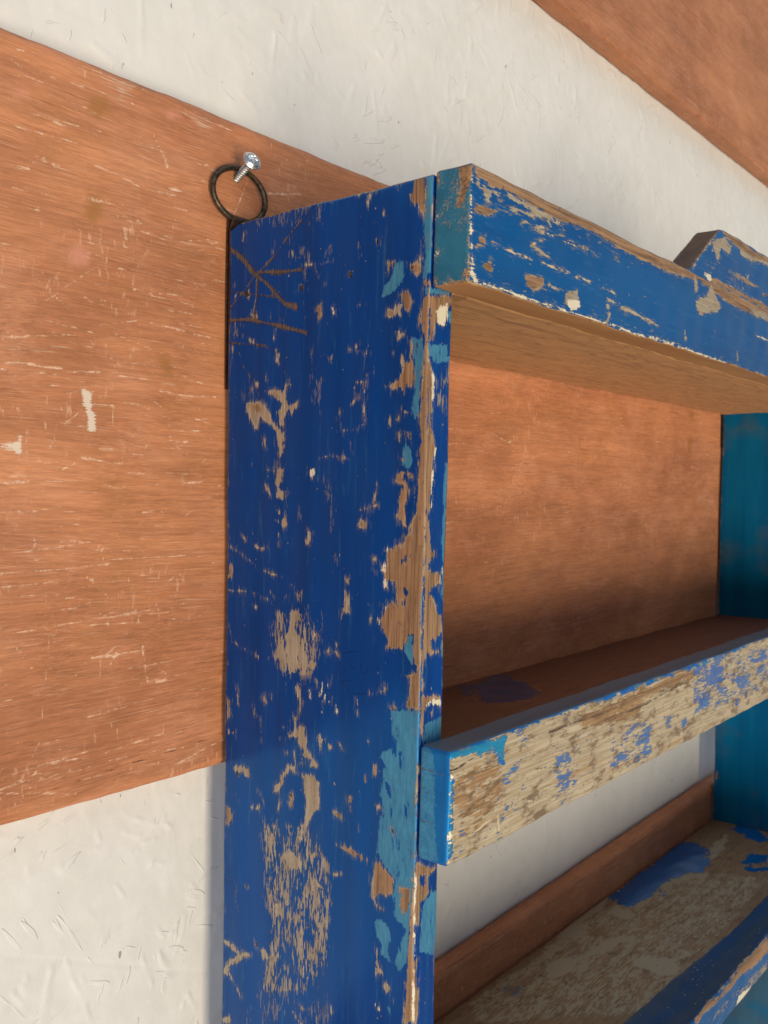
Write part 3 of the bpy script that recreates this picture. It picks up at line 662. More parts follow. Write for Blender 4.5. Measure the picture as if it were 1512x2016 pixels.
def gridbox(lo, hi, res, r=0.0015):
    """six gridded faces with rounded edges. res: per face (x-,x+,y-,y+,z-,z+). returns verts, quads, face id, flat coordinate"""
    lo = np.array(lo, float); hi = np.array(hi, float)
    Vs, Qs, ids = [], [], []; off = 0
    for fid in range(6):
        ax, sd = fid//2, fid % 2
        a, b = [(1, 2), (0, 2), (0, 1)][ax]
        rs = res[fid] if isinstance(res, (tuple, list)) else res
        ru, rv = rs if isinstance(rs, tuple) else (rs, rs)
        cu = cuts(lo[a], hi[a], ru, r); cv = cuts(lo[b], hi[b], rv, r)
        UU, VV = np.meshgrid(cu, cv, indexing='ij')
        P = np.zeros((UU.size, 3)); P[:, a] = UU.ravel(); P[:, b] = VV.ravel(); P[:, ax] = hi[ax] if sd else lo[ax]
        nu, nv = UU.shape
        i = np.arange(nu-1)[:, None]*nv+np.arange(nv-1)[None, :]
        q = np.stack([i, i+nv, i+nv+1, i+1], -1).reshape(-1, 4)
        flip = (sd == 0) ^ (ax == 1)
        if flip: q = q[:, ::-1]
        Vs.append(P); Qs.append(q+off); ids.append(np.full(len(P), fid)); off += len(P)
    flat = np.concatenate(Vs); Q = np.concatenate(Qs); fid = np.concatenate(ids)
    core = np.clip(flat, lo+r, hi-r); d = flat-core
    ln = np.linalg.norm(d, axis=1)[:, None]
    V = core+d/np.maximum(ln, 1e-9)*np.where(ln > 1e-9, r, 0)
    # distance (mm) to the nearest edge of the own face
    dm = np.minimum(flat-lo, hi-flat)
    for f in range(6): dm[fid == f, f//2] = 9
    edge = dm.min(axis=1)*1000
    return V, Q, fid, flat, edge

def taper(V):
    V = V.copy(); m = V[:, 1] < 0
    V[m, 1] += KF*(V[m, 2]-ZT)*np.minimum(1, -V[m, 1]/D)
    return V

def part(name, lo, hi, res, mat, parent, surf=None, base=-CL, r=0.0015, grain=2, wear=0.5, wamp=0.5, wobble=0.00025, tap=True, deform=None, other=None):
    """a board of the shelf. surf: {face id: (mark sets, u axis, v axis)}"""
    V, Q, fid, flat, edge = gridbox(lo, hi, res, r)
    if deform is not None: V = deform(V)
    if tap: V = taper(V)
    V = V+wobble*np.stack([wob(V), wob(V+3.1), wob(V+7.7)], 1)
    att = {k: np.full(len(V), -CL) for k in FIELDS}
    for k in FIELDS:
        if k.startswith('dens'): att[k][:] = 0
    att['bare'][:] = base if other is None else other
    for f, sf in (surf or {}).items():
        names, a, b = sf[:3]; bs = sf[3] if len(sf) > 3 else base
        ix = np.nonzero(fid == f)[0]
        F = eval_marks(names, V[ix, a]*1000, V[ix, b]*1000, bs)
        for k in FIELDS: att[k][ix] = F[k]
    if wear is not None:
        w = wear+wamp*1.1*wear_n(V+0.37)-edge
        att['bare'] = np.maximum(att['bare'], np.clip(w, -CL, CL)); att['wood'] = np.maximum(att['wood'], np.clip(w-0.6*np.abs(wear_n(V*0.6+2)), -CL, CL))
    order = {0: (0, 1, 2), 1: (1, 0, 2), 2: (2, 0, 1)}[grain]
    att['gc'] = V[:, order]+rng.uniform(0, 5, 3)
    att = {k: a for k, a in att.items() if k == 'gc' or not k.startswith('dens') or np.ptp(a) > 1e-6}
    return link(name, V, Q, mat, parent, att)

# ------------------------------------------------------------------ node helper
class NT:
    def __init__(s, name):
        s.m = bpy.data.materials.new(name); s.m.use_nodes = True; s.t = s.m.node_tree; s.t.nodes.clear()
        s.out = s.t.nodes.new('ShaderNodeOutputMaterial'); s.b = s.t.nodes.new('ShaderNodeBsdfPrincipled')
        s.t.links.new(s.b.outputs[0], s.out.inputs[0])
    def put(s, sock, v):
        if isinstance(v, bpy.types.NodeSocket): s.t.links.new(v, sock)
        elif isinstance(v, tuple) and len(v) == 3 and sock.type == 'RGBA': sock.default_value = (*v, 1)
        else: sock.default_value = v
    def attr(s, k, vec=False):
        n = s.t.nodes.new('ShaderNodeAttribute'); n.attribute_name = k
        return n.outputs['Vector'] if vec else n.outputs['Fac']
    def fld(s, k):                                           # a missing attribute reads 0: stored fields are offset by the mesh, so guard with math
        return s.attr(k)
    def math(s, op, a, b=0.0, c=0.0, clamp=False):
        n = s.t.nodes.new('ShaderNodeMath'); n.operation = op; n.use_clamp = clamp
        for i, v in enumerate((a, b, c)):
            s.put(n.inputs[i], v)
        return n.outputs[0]
    def noise(s, co, scale=1.0, detail=2.0, rough=0.5, sc3=None, dist=0.0, off=0.0):
        if sc3 is not None:
            m = s.t.nodes.new('ShaderNodeMapping'); s.put(m.inputs[0], co); m.inputs['Scale'].default_value = sc3; m.inputs['Location'].default_value = (off, off*.7, off*.3); co = m.outputs[0]
        n = s.t.nodes.new('ShaderNodeTexNoise'); s.put(n.inputs['Vector'], co)
        n.inputs['Scale'].default_value = scale; n.inputs['Detail'].default_value = detail; n.inputs['Roughness'].default_value = rough; n.inputs['Distortion'].default_value = dist
        return n.outputs[0]
    def step(s, x, lo, hi):
        n = s.t.nodes.new('ShaderNodeMapRange'); n.interpolation_type = 'SMOOTHSTEP'
        s.put(n.inputs[0], x); s.put(n.inputs[1], lo); s.put(n.inputs[2], hi); n.inputs[3].default_value = 0; n.inputs[4].default_value = 1
        return n.outputs[0]
    def mix(s, f, a, b, mode='MIX'):
        n = s.t.nodes.new('ShaderNodeMix'); n.data_type = 'RGBA'; n.blend_type = mode
        s.put(n.inputs[0], f); s.put(n.inputs[6], a); s.put(n.inputs[7], b)
        return n.outputs[2]
    def bump(s, h, dist, strength=1.0, normal=None):
        n = s.t.nodes.new('ShaderNodeBump'); s.put(n.inputs['Height'], h); n.inputs['Distance'].default_value = dist; n.inputs['Strength'].default_value = strength
        if normal is not None: s.put(n.inputs['Normal'], normal)
        return n.outputs[0]

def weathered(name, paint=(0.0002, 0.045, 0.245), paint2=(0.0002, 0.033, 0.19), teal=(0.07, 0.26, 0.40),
              beige=(0.42, 0.345, 0.25), beige2=(0.31, 0.245, 0.165), wood=(0.34, 0.19, 0.09), wood2=(0.15, 0.072, 0.028),
              pale=(0.74, 0.66, 0.50), speck=0.74, rough=0.2, amp=1.0, dirt=0.35, stint=(0.07, 0.5, 1.0), blotch=0.0, blotchc=(0.05, 0.035, 0.02), stain=0.5):
    """old paint over bare wood; the fields on the mesh say where the paint is gone, noise frays their outlines"""
    s = NT(name); gc = s.attr('gc', True)
    G = s.noise(gc, sc3=(28, 950, 950), detail=3)            # fibres
    G2 = s.noise(gc, sc3=(9, 260, 260), detail=4, off=3.3)
    J = s.noise(gc, 1100, 3, 0.6); J2 = s.noise(gc, sc3=(210, 420, 420), detail=3, rough=0.6, off=1.7)
    S = s.noise(gc, sc3=(130, 700, 700), detail=4, rough=0.66, off=5.1)
    S = s.math('ADD', S, s.math('MULTIPLY_ADD', s.noise(gc, sc3=(45, 140, 140), detail=2, off=6.1), 0.5, -0.25))
    L = s.noise(gc, 14, 3, 0.55)
    jit = s.math('ADD', s.math('MULTIPLY_ADD', J, 2.0, -1.0), s.math('ADD', s.math('MULTIPLY_ADD', J2, 4.0*amp, -2.0*amp), s.math('MULTIPLY_ADD', G, 2.4, -1.2)))
    if amp > 1: jit = s.math('ADD', jit, s.math('MULTIPLY_ADD', s.noise(gc, sc3=(30, 60, 60), detail=4, rough=0.65, off=4.4), 60.0*(amp-1), -30.0*(amp-1)))
    jitb = s.math('ADD', jit, s.math('MULTIPLY_ADD', S, 6.5, -3.35))
    def mask(k, amp=1.0, w=0.16): return s.step(s.math('MULTIPLY_ADD', jit, amp, s.attr(k)), -w, w)
    bare = s.math('MULTIPLY', s.step(s.math('ADD', jitb, s.attr('bare')), -0.3, 0.3), s.step(s.noise(gc, sc3=(260, 620, 620), detail=3, off=14.0), 0.74, 0.66))
    dv = s.math('MULTIPLY_ADD', s.attr('dens'), 0.42, s.math('SUBTRACT', S, 0.20))
    dm = s.math('MULTIPLY', s.step(dv, 0.515, 0.56), s.math('MULTIPLY_ADD', s.step(s.attr('dens'), 0.44, 0.54), 0.62, s.math('MULTIPLY', s.step(s.attr('dens'), 0.02, 0.2), 0.38)))
    sp = s.step(s.noise(gc, sc3=(240, 560, 560), detail=2, off=8.0), speck, speck+0.02)
    dnv = s.math('MULTIPLY_ADD', s.attr('densn'), 0.42, s.math('SUBTRACT', S, 0.20))
    dn = s.math('MULTIPLY', s.step(dnv, 0.485, 0.53), s.step(s.attr('densn'), 0.02, 0.2))
    bt = s.math('MULTIPLY', s.math('MAXIMUM', s.math('MAXIMUM', bare, dm), sp), s.math('MULTIPLY_ADD', dn, -0.8, 1.0))
    # paint
    pc = s.mix(s.step(s.noise(gc, sc3=(5, 60, 60), detail=4), 0.35, 0.7), paint, paint2)
    pc = s.mix(s.math('MULTIPLY', s.step(s.noise(gc, sc3=(26, 300, 300), detail=6, rough=0.65, off=2.2), 0.54, 0.74), 0.22), pc, teal)
    if blotch: pc = s.mix(s.math('MULTIPLY', s.step(L, 0.5, 0.68), blotch), pc, blotchc)
    tm = s.step(s.math('MULTIPLY_ADD', jitb, 0.75, s.attr('teal')), -0.35, 0.35)
    tm = s.math('MULTIPLY', tm, s.step(S, 0.70, 0.62))
    tc = s.mix(s.step(S, 0.3, 0.62), teal, (teal[0]*0.72, teal[1]*0.72, teal[2]*0.8))
    pc = s.mix(tm, pc, tc)
    pc = s.mix(s.math('MULTIPLY', s.step(s.attr('ink'), -0.2, 0.15), 0.62), pc, (0.002, 0.01, 0.07))
    scuff = s.step(s.math('ADD', s.math('MULTIPLY_ADD', S, 14.0, -6.5), s.math('ADD', s.attr('bare'), jit)), -0.9, 0.8)
    pc = s.mix(s.math('MULTIPLY', s.math('MULTIPLY', scuff, s.math('SUBTRACT', 1.0, dn)), 0.28), pc, beige2)
    # bare wood
    fib = s.step(G, 0.32, 0.68)
    bc = s.mix(fib, beige2, beige)
    bc = s.mix(s.math('MULTIPLY', s.step(G2, 0.5, 0.75), stain), bc, wood)
    wc = s.mix(fib, wood2, wood); wc = s.mix(s.math('MULTIPLY', s.step(G2, 0.42, 0.62), 0.45), wc, (wood[0]*1.35, wood[1]*1.35, wood[2]*1.4))
    wm = s.math('MAXIMUM', mask('wood', 1.0, 0.5), s.math('MULTIPLY', s.step(s.math('MULTIPLY_ADD', s.attr('densw'), 0.5, s.math('SUBTRACT', S, 0.22)), 0.46, 0.56), s.step(s.attr('densw'), 0.02, 0.3)))
    bc = s.mix(wm, bc, wc)
    grime = s.math('MULTIPLY', s.step(s.noise(gc, sc3=(60, 160, 160), detail=5, rough=0.65, off=10.0), 0.50, 0.66), dirt)
    crk = s.math('MULTIPLY', s.step(s.noise(gc, sc3=(26, 1000, 1000), detail=3, rough=0.6, off=11.0), 0.63, 0.72), dirt)
    bc = s.mix(s.math('MAXIMUM', grime, crk), bc, (wood2[0]*0.8, wood2[1]*0.85, wood2[2]*0.9))
    dp = s.math('MULTIPLY', s.step(s.math('MULTIPLY_ADD', s.attr('densp'), 0.42, s.math('SUBTRACT', S, 0.20)), 0.46, 0.54), s.step(s.attr('densp'), 0.02, 0.2))
    bc = s.mix(s.math('MAXIMUM', s.step(s.math('MULTIPLY_ADD', jitb, 0.9, s.attr('pale')), -0.3, 0.3), dp), bc, pale)
    edge_l = s.math('MULTIPLY', s.step(s.attr('bare'), -0.2, 0.2), s.step(s.attr('bare'), 1.0, 0.3))
    bc = s.mix(s.math('MULTIPLY', edge_l, 0.14), bc, pale)   # primer left along the chip's rim
    bc = s.mix(s.math('MULTIPLY', mask('scr', 0.25, 0.15), 0.9), bc, (0.62, 0.5, 0.32))
    c = s.mix(bt, pc, bc)
    c = s.mix(s.math('MULTIPLY', s.step(s.math('MULTIPLY_ADD', jitb, 0.42, s.attr('dark')), -0.2, 0.25), 0.85), c, s.mix(fib, (0.10, 0.058, 0.028), (0.20, 0.125, 0.062)))
    hm = s.step(s.attr('hole'), -0.1, 0.5)
    c = s.mix(hm, c, (0.02, 0.012, 0.008))
    s.put(s.b.inputs['Base Color'], c)
    s.put(s.b.inputs['Roughness'], s.math('ADD', s.math('MULTIPLY_ADD', bt, 0.45, rough), s.math('MULTIPLY_ADD', J2, 0.16, -0.08)))
    s.b.inputs['Specular IOR Level'].default_value = 0.8; s.put(s.b.inputs['Specular Tint'], s.mix(bt, stint, (1.0, 1.0, 1.0)))
    h = s.math('SUBTRACT', s.math('MULTIPLY_ADD', G, 0.14, s.math('MULTIPLY', L, 0.25)), s.math('MULTIPLY', bt, s.math('MULTIPLY_ADD', G, -0.5, 0.75)))
    h = s.math('SUBTRACT', h, s.math('MULTIPLY', s.step(s.attr('dark'), -0.3, 0.6), 1.6))
    h = s.math('SUBTRACT', h, s.math('MULTIPLY', hm, 5.0))
    s.put(s.b.inputs['Normal'], s.bump(h, 0.0007, 0.9))
    return s.m

def board_mat(name, tone=1.0):
    s = NT(name); gc = s.attr('gc', True)
    def K(r, g, b): return (r*tone, g*tone, b*tone)
    warp = s.noise(gc, sc3=(2.2, 9, 9), detail=2, off=1.1)
    v = s.t.nodes.new('ShaderNodeVectorMath'); v.operation = 'MULTIPLY_ADD'; s.put(v.inputs[0], warp); v.inputs[1].default_value = (0, 0.03, 0.03); s.put(v.inputs[2], gc); gw = v.outputs[0]
    L = s.noise(gc, sc3=(5, 13, 13), detail=5, rough=0.6, off=4.0)
    M2 = s.noise(gc, sc3=(26, 40, 40), detail=5, rough=0.65, off=2.6)
    F1 = s.noise(gw, sc3=(26, 640, 640), detail=5, rough=0.65)
    F2 = s.noise(gw, sc3=(110, 2300, 2300), detail=2, off=2.0)
    G = s.noise(gw, sc3=(3.0, 95, 95), detail=4, rough=0.55, off=7.7)
    J = s.noise(gc, 900, 3, 0.6); J2 = s.noise(gc, 260, 3)
    c = s.mix(s.step(L, 0.36, 0.64), K(0.48, 0.187, 0.085), K(0.65, 0.268, 0.122))
    c = s.mix(s.math('MULTIPLY', s.step(M2, 0.46, 0.68), 0.45), c, K(0.69, 0.315, 0.175))
    c = s.mix(s.math('MULTIPLY', s.step(M2, 0.48, 0.32), 0.35), c, K(0.43, 0.185, 0.065))
    c = s.mix(1.0, c, s.math('MULTIPLY_ADD', s.step(G, 0.25, 0.75), 0.16, 0.92), 'MULTIPLY')
    c = s.mix(1.0, c, s.math('MULTIPLY_ADD', s.step(F1, 0.3, 0.7), 0.26, 0.86), 'MULTIPLY')
    c = s.mix(1.0, c, s.math('MULTIPLY_ADD', s.step(F2, 0.25, 0.75), 0.24, 0.88), 'MULTIPLY')
    big = s.step(s.noise(gc, sc3=(3.0, 7, 7), detail=3, off=21.0), 0.34, 0.66)
    c = s.mix(1.0, c, s.mix(big, (0.84, 0.80, 0.75), (1.0, 0.98, 0.94)), 'MULTIPLY')
    pore = s.math('MULTIPLY', s.step(s.noise(gw, sc3=(70, 1700, 1700), detail=2, off=5.5), 0.64, 0.74), s.step(L, 0.62, 0.40))
    c = s.mix(s.math('MULTIPLY', pore, 0.45), c, K(0.20, 0.075, 0.03))
    gl = s.math('MULTIPLY', s.step(s.noise(gw, sc3=(5, 520, 520), detail=3, rough=0.7, off=15.0), 0.585, 0.64), s.step(s.noise(gc, sc3=(11, 50, 50), detail=3, off=16.0), 0.42, 0.60))
    c = s.mix(s.math('MULTIPLY', gl, 0.42), c, K(0.26, 0.095, 0.038))
    # lime rubbed into the grain, thick and thin
    S = s.noise(gw, sc3=(34, 1150, 1150), detail=4, rough=0.66, off=6.0)
    S2 = s.noise(gc, sc3=(330, 110, 110), detail=4, rough=0.68, off=7.0)
    S3 = s.noise(gc, sc3=(300, 480, 480), detail=5, rough=0.72)
    lim = s.noise(gc, sc3=(9, 30, 30), detail=5, rough=0.6, off=9.0)
    lim2 = s.noise(gc, sc3=(14, 22, 22), detail=5, rough=0.6, off=12.0)
    lm = s.math('MULTIPLY', s.step(S, 0.54, 0.70), s.step(lim, 0.40, 0.64))
    c = s.mix(s.math('MULTIPLY', lm, 0.50), c, K(0.80, 0.47, 0.30))
    lm2 = s.math('MULTIPLY', s.step(S2, 0.57, 0.68), s.step(lim2, 0.48, 0.62))
    c = s.mix(s.math('MULTIPLY', lm2, 0.55), c, K(0.80, 0.47, 0.30))
    lm3 = s.math('MULTIPLY', s.step(S3, 0.56, 0.70), s.step(lim2, 0.50, 0.36))
    c = s.mix(s.math('MULTIPLY', lm3, 0.42), c, K(0.82, 0.46, 0.31))
    jit = s.math('ADD', s.math('MULTIPLY_ADD', J, 1.6, -0.8), s.math('MULTIPLY_ADD', J2, 2.4, -1.2))
    c = s.mix(s.math('MULTIPLY', s.step(s.math('MULTIPLY_ADD', jit, 1.5, s.attr('tint')), -3, 4), 0.75), c, K(0.36, 0.15, 0.035))
    c = s.mix(s.math('MULTIPLY', s.step(s.math('MULTIPLY_ADD', jit, 1.5, s.attr('pink')), -3, 4), 0.6), c, K(0.72, 0.30, 0.21))
    sc = s.math('MULTIPLY', s.step(s.math('MULTIPLY_ADD', jit, 0.55, s.attr('scr')), -0.35, 0.3), s.step(s.math('ADD', S3, S), 0.78, 1.08))
    c = s.mix(s.math('MULTIPLY', sc, 0.82), c, K(0.88, 0.58, 0.40))
    dp = s.math('MULTIPLY', s.step(s.math('MULTIPLY_ADD', s.attr('densp'), 0.42, s.math('SUBTRACT', S, 0.20)), 0.44, 0.60), s.step(s.attr('densp'), 0.02, 0.5))
    c = s.mix(s.math('MULTIPLY', dp, 0.62), c, (0.76, 0.58, 0.44))
    c = s.mix(s.math('MULTIPLY', s.step(s.math('ADD', s.math('MULTIPLY_ADD', jit, 1.3, s.attr('pale')), s.math('MULTIPLY_ADD', S, 6.0, -3.2)), -0.3, 0.9), 0.85), c, (0.80, 0.68, 0.54))
    dk = s.step(s.math('MULTIPLY_ADD', jit, 0.3, s.attr('dark')), -0.12, 0.25)
    c = s.mix(s.math('MULTIPLY', dk, 0.85), c, (0.10, 0.035, 0.015))
    s.put(s.b.inputs['Base Color'], c); s.put(s.b.inputs['Roughness'], s.math('MULTIPLY_ADD', F1, 0.25, 0.46))
    h = s.math('MULTIPLY_ADD', F1, 0.5, s.math('MULTIPLY', F2, 0.22)); h = s.math('SUBTRACT', h, s.math('MULTIPLY', dk, 2.0)); h = s.math('SUBTRACT', h, s.math('MULTIPLY', sc, 0.4)); h = s.math('SUBTRACT', h, s.math('MULTIPLY', pore, 0.4))
    s.put(s.b.inputs['Normal'], s.bump(h, 0.0004, 0.6))
    return s.m

def wall_mat():
    s = NT('white_wall_paint'); gc = s.attr('gc', True)
    A = s.noise(gc, 420, 4, 0.6); B = s.noise(gc, 55, 4, 0.6); Cn = s.noise(gc, 5, 3)
    c = s.mix(s.step(B, 0.35, 0.7), (0.75, 0.732, 0.692), (0.79, 0.772, 0.74))
    c = s.mix(s.math('MULTIPLY', s.step(Cn, 0.45, 0.7), 0.4), c, (0.82, 0.80, 0.77))
    c = s.mix(s.math('MULTIPLY', s.step(s.noise(gc, sc3=(150, 70, 70), detail=3, off=3), 0.735, 0.765), 0.75), c, (0.22, 0.19, 0.17))
    c = s.mix(s.math('MULTIPLY', s.step(s.attr('dark'), -0.35, 0.35), 0.45), c, (0.34, 0.28, 0.2))
    s.put(s.b.inputs['Base Color'], c); s.b.inputs['Roughness'].default_value = 0.55
    h = s.math('ADD', s.math('MULTIPLY', A, 0.22), s.math('MULTIPLY', B, 0.9))
    for k, (ang, thr) in enumerate(((0.5, .66), (1.25, .64), (2.2, .67), (2.75, .65))):
        m = s.t.nodes.new('ShaderNodeMapping'); s.put(m.inputs[0], gc); m.inputs['Rotation'].default_value = (0, ang, 0)
        n = s.noise(m.outputs[0], sc3=(30, 60, 150), detail=2, rough=0.5, off=k*3.7)
        gate = s.step(s.noise(gc, sc3=(16, 16, 16), detail=3, off=k*2.9+1), 0.51, 0.62)
        st = s.math('MULTIPLY', s.step(n, thr, thr+0.035), gate)
        h = s.math('MULTIPLY_ADD', st, s.math('MULTIPLY_ADD', n, 3.0, -0.7), h)
    s.put(s.b.inputs['Normal'], s.bump(h, 0.0006, 0.6))
    return s.m

def metal_mat(name, c1, c2, rough, metallic=1.0, scale=600):
    s = NT(name); tc = s.t.nodes.new('ShaderNodeTexCoord').outputs['Object']
    n = s.noise(tc, scale, 4, 0.6); n2 = s.noise(tc, scale/5, 3)
    s.put(s.b.inputs['Base Color'], s.mix(s.step(s.math('ADD', n, s.math('MULTIPLY', n2, .6)), 0.6, 1.0), c1, c2))
    s.b.inputs['Metallic'].default_value = metallic
    s.put(s.b.inputs['Roughness'], s.math('MULTIPLY_ADD', n, 0.3, rough-0.15))
    s.put(s.b.inputs['Normal'], s.bump(n, 0.0002, 0.5))
    return s.m

# ------------------------------------------------------------------ the wall
def tagged(o, label=None, cat=None, group=None, kind=None):
    for k, v in (('label', label), ('category', cat), ('group', group), ('kind', kind)):
        if v: o[k] = v
    return o

def axis_cuts(segs):
    out = []
    for lo, hi, res in segs: out.append(np.linspace(lo, hi, max(2, int(round((hi-lo)/res))+1))[:-1])
    return np.concatenate(out+[[segs[-1][1]]])

def build_wall():
    xs = axis_cuts([(-1.6, -0.3, 0.05), (-0.3, 0.45, 0.0014), (0.45, 1.1, 0.0028), (1.1, 2.2, 0.05)])
    zs = axis_cuts([(-1.5, -0.66, 0.05), (-0.66, -0.34, 0.0014), (-0.34, 0.02, 0.01), (0.02, 0.3, 0.0014), (0.3, 1.0, 0.05)])
    X, Z = np.meshgrid(xs, zs, indexing='ij'); n0, n1 = X.shape
    X = X.ravel(); Z = Z.ravel(); h = np.zeros(len(X))
    P = np.stack([X, 0*X, Z], 1)
    h += 0.00035*make_noise(11, 0.05, 0.25)(P)+0.00006*make_noise(12, 0.008, 0.03, 24)(P)
    # the strands of the board under the paint: thin flakes, one end lifted a little
    r = np.random.default_rng(5)
    best = np.zeros(len(X))
    for area_, cnt in (((-0.3, 0.45, 0.0, 0.32), 300), ((0.45, 1.1, 0.05, 0.32), 150), ((-0.3, 0.1, -0.66, -0.34), 150), ((0.1, 1.0, -0.62, -0.36), 90)):
        for _ in range(cnt):
            cx = r.uniform(area_[0], area_[1]); cz = r.uniform(area_[2], area_[3]); a = r.uniform(0, math.pi)
            Lh = r.uniform(0.008, 0.04); Wh = r.uniform(0.0015, 0.007); amp = r.uniform(0.0003, 0.0012)*(1 if r.random() < .8 else 1.7)
            m = Lh+Wh+0.002
            ix = np.nonzero((np.abs(X-cx) < m) & (np.abs(Z-cz) < m))[0]
            if not len(ix): continue
            dx = X[ix]-cx; dz = Z[ix]-cz; u = dx*math.cos(a)+dz*math.sin(a); v = -dx*math.sin(a)+dz*math.cos(a)
            u = u+0.0012*np.sin(v*900+cx*50); v = v+0.0003*np.sin(u*400+cz*90)
            ed = np.clip(np.minimum(Lh-np.abs(u), Wh*(1-0.5*(u/Lh))-np.abs(v))/0.0014, 0, 1)
            t = np.clip((u/Lh+1)/2, 0, 1)**2.2; t2 = np.clip((v/Wh+1)/2, 0, 1)
            best[ix] = np.maximum(best[ix], amp*ed*t*(0.3+0.7*t2))
    h += best
    F = eval_marks(['wall'], X*1000, Z*1000, -CL)
    h += 0.0009*np.clip(F['ridge']/1.2+0.6, 0, 1)*(0.6+0.4*np.sin(X*900+Z*700))
    h -= 0.0005*np.clip(F['dark']/0.5+1, 0, 1)
    V = np.stack([X, WY-h, Z], 1)
    i = np.arange(n0-1)[:, None]*n1+np.arange(n1-1)[None, :]
    Q = np.stack([i, i+n1, i+n1+1, i+1], -1).reshape(-1, 4)
    o = link('wall', V, Q, wall_mat(), None, {'gc': V+3.0, 'dark': F['dark']})
    tagged(o, 'white painted wall of rough chipboard with raised flakes', 'wall', None, 'structure')
build_wall()

# ------------------------------------------------------------------ boards nailed to the wall
RED = board_mat('reddish_board_wood')
UPM = board_mat('upper_board_wood', 0.86)
LOWM = board_mat('lower_board_wood', 1.12)  # same wood, lightened in colour to offset the shade behind the shelf
def wall_board(name, x0, x1, z0, z1, slope, mat, fine, label, marks=None, r=0.004, nscr=0):
    res = [0.05, 0.05, fine, 0.05, (0.006, 0.004), (0.006, 0.004)]
    V, Q, fid, flat, edge = gridbox((x0, G, z0), (x1, WY-0.0005, z1), res, r)
    V[:, 2] += slope*(V[:, 0]-0.2581)
    V = V+np.stack([0*V[:, 0], 0.0005*wob(V*0.5+1)*(flat[:, 1] < G+.001), 0.00012*wob(V*0.6+5)+0.00025*wear_n(V)*(edge < 3)], 1)
    m = V[:, 1] > WY-0.0004; V[m, 1] = WY-0.0004
    if marks is not None:
        r_ = np.random.default_rng(21); L = []
        for _ in range(nscr):                                # small stray scratches
            x = r_.uniform(-150, 800) if r_.random() < .6 else r_.uniform(-150, 10); z = r_.uniform(-350, 30); a = r_.normal(0, 0.10) if r_.random() < .72 else r_.uniform(0, 3.14)
            l = r_.uniform(2, 16) if r_.random() < .8 else r_.uniform(16, 50); dx, dz = l*math.cos(a), l*math.sin(a)
            L.append('Ls %.2f %.1f,%.1f %.1f,%.1f %.1f,%.1f' % (r_.uniform(.06, .32), x, z, x+dx/2, z+dz/2+r_.normal(0, .4), x+dx, z+dz))
        MARKS['stray'] = '\n'.join(L)
        names = [marks, 'stray']
    else: names = []
    F = eval_marks(names, V[:, 0]*1000, V[:, 2]*1000, -CL)
    for k in FIELDS: F[k][fid != 2] = 0 if k.startswith('dens') else -CL
    F['gc'] = V+rng.uniform(0, 5, 3)
    F = {k: a for k, a in F.items() if k in ('gc', 'scr', 'pale', 'dark', 'tint', 'pink', 'densp')}
    o = link(name, V, Q, mat, None, F)
    return tagged(o, label, 'board', 'wooden boards fixed flat to the white wall')
wall_board('wooden_board', -0.9, 1.9, -0.35527, 0.03463, 0, RED, (0.0016, 0.0011),
           'wide scratched reddish board behind the blue shelf, carrying the screw', 'board', 0.005, 420)
wall_board('wooden_board', -0.9, 1.9, -0.93, -0.5779, 0.0171, LOWM, 0.02,
           'lowest brown board, its rounded top edge seen through the shelf under the worn rail', None, 0.006)
wall_board('wooden_board', -0.9, 1.9, 0.2605, 0.62, 0.006, UPM, 0.02,
           'brown board high on the wall in the upper right corner above the shelf', None, 0.003)

# ------------------------------------------------------------------ the blue shelf
shelf = bpy.data.objects.new('wall_shelf', None); col.objects.link(shelf); shelf.empty_display_size = 0.1
tagged(shelf, 'worn blue painted wooden wall shelf with chipped paint hung on the reddish board', 'shelf')
BLUE = weathered('chipped_blue_paint_shaded')  # the rails' paint darkened: the side's weaker light is put into the colour
BLUEF = weathered('chipped_blue_paint_lit', stint=(0.1, 0.5, 1.0), paint=(0.0002, 0.090, 0.29), paint2=(0.0002, 0.066, 0.235))
RAILM = weathered('scrubbed_rail_paint', paint=(0.006, 0.11, 0.42), paint2=(0.01, 0.15, 0.45), teal=(0.02, 0.27, 0.46), dirt=0.8, beige=(0.53, 0.435, 0.295), beige2=(0.36, 0.28, 0.17), wood=(0.36, 0.21, 0.09), wood2=(0.17, 0.09, 0.035), amp=1.25, pale=(0.86, 0.78, 0.58), speck=0.72, rough=0.3, stain=0.75)
ENDM = weathered('teal_end_grain_paint', paint=(0.03, 0.17, 0.27), paint2=(0.02, 0.115, 0.20), teal=(0.07, 0.28, 0.42), speck=0.8, rough=0.5)
INNER = weathered('teal_inner_paint', paint=(0.002, 0.135, 0.29), paint2=(0.002, 0.095, 0.24), teal=(0.03, 0.25, 0.34), speck=0.8, blotch=0.45, blotchc=(0.10, 0.10, 0.07))
BAREW = weathered('bare_shelf_wood', paint=(0.50, 0.25, 0.09), paint2=(0.40, 0.18, 0.06), teal=(0.45, 0.22, 0.08), stint=(1, 1, 1), rough=0.6, beige=(0.62, 0.305, 0.11), beige2=(0.52, 0.245, 0.08), wood=(0.27, 0.12, 0.04), wood2=(0.2, 0.085, 0.028), speck=2, stain=0.6)
TOPW = weathered('worn_shelf_top', dirt=0.7, beige=(0.30, 0.185, 0.09), beige2=(0.21, 0.125, 0.058), wood=(0.22, 0.12, 0.05), amp=1.7, pale=(0.36, 0.30, 0.20), paint=(0.004, 0.11, 0.38), paint2=(0.004, 0.08, 0.30), stain=0.7)
DARKW = weathered('dark_shelf_top', beige=(0.13, 0.052, 0.019), beige2=(0.085, 0.032, 0.012), wood=(0.075, 0.03, 0.012), paint=(0.01, 0.03, 0.12), paint2=(0.01, 0.03, 0.10), speck=2, amp=2.0)
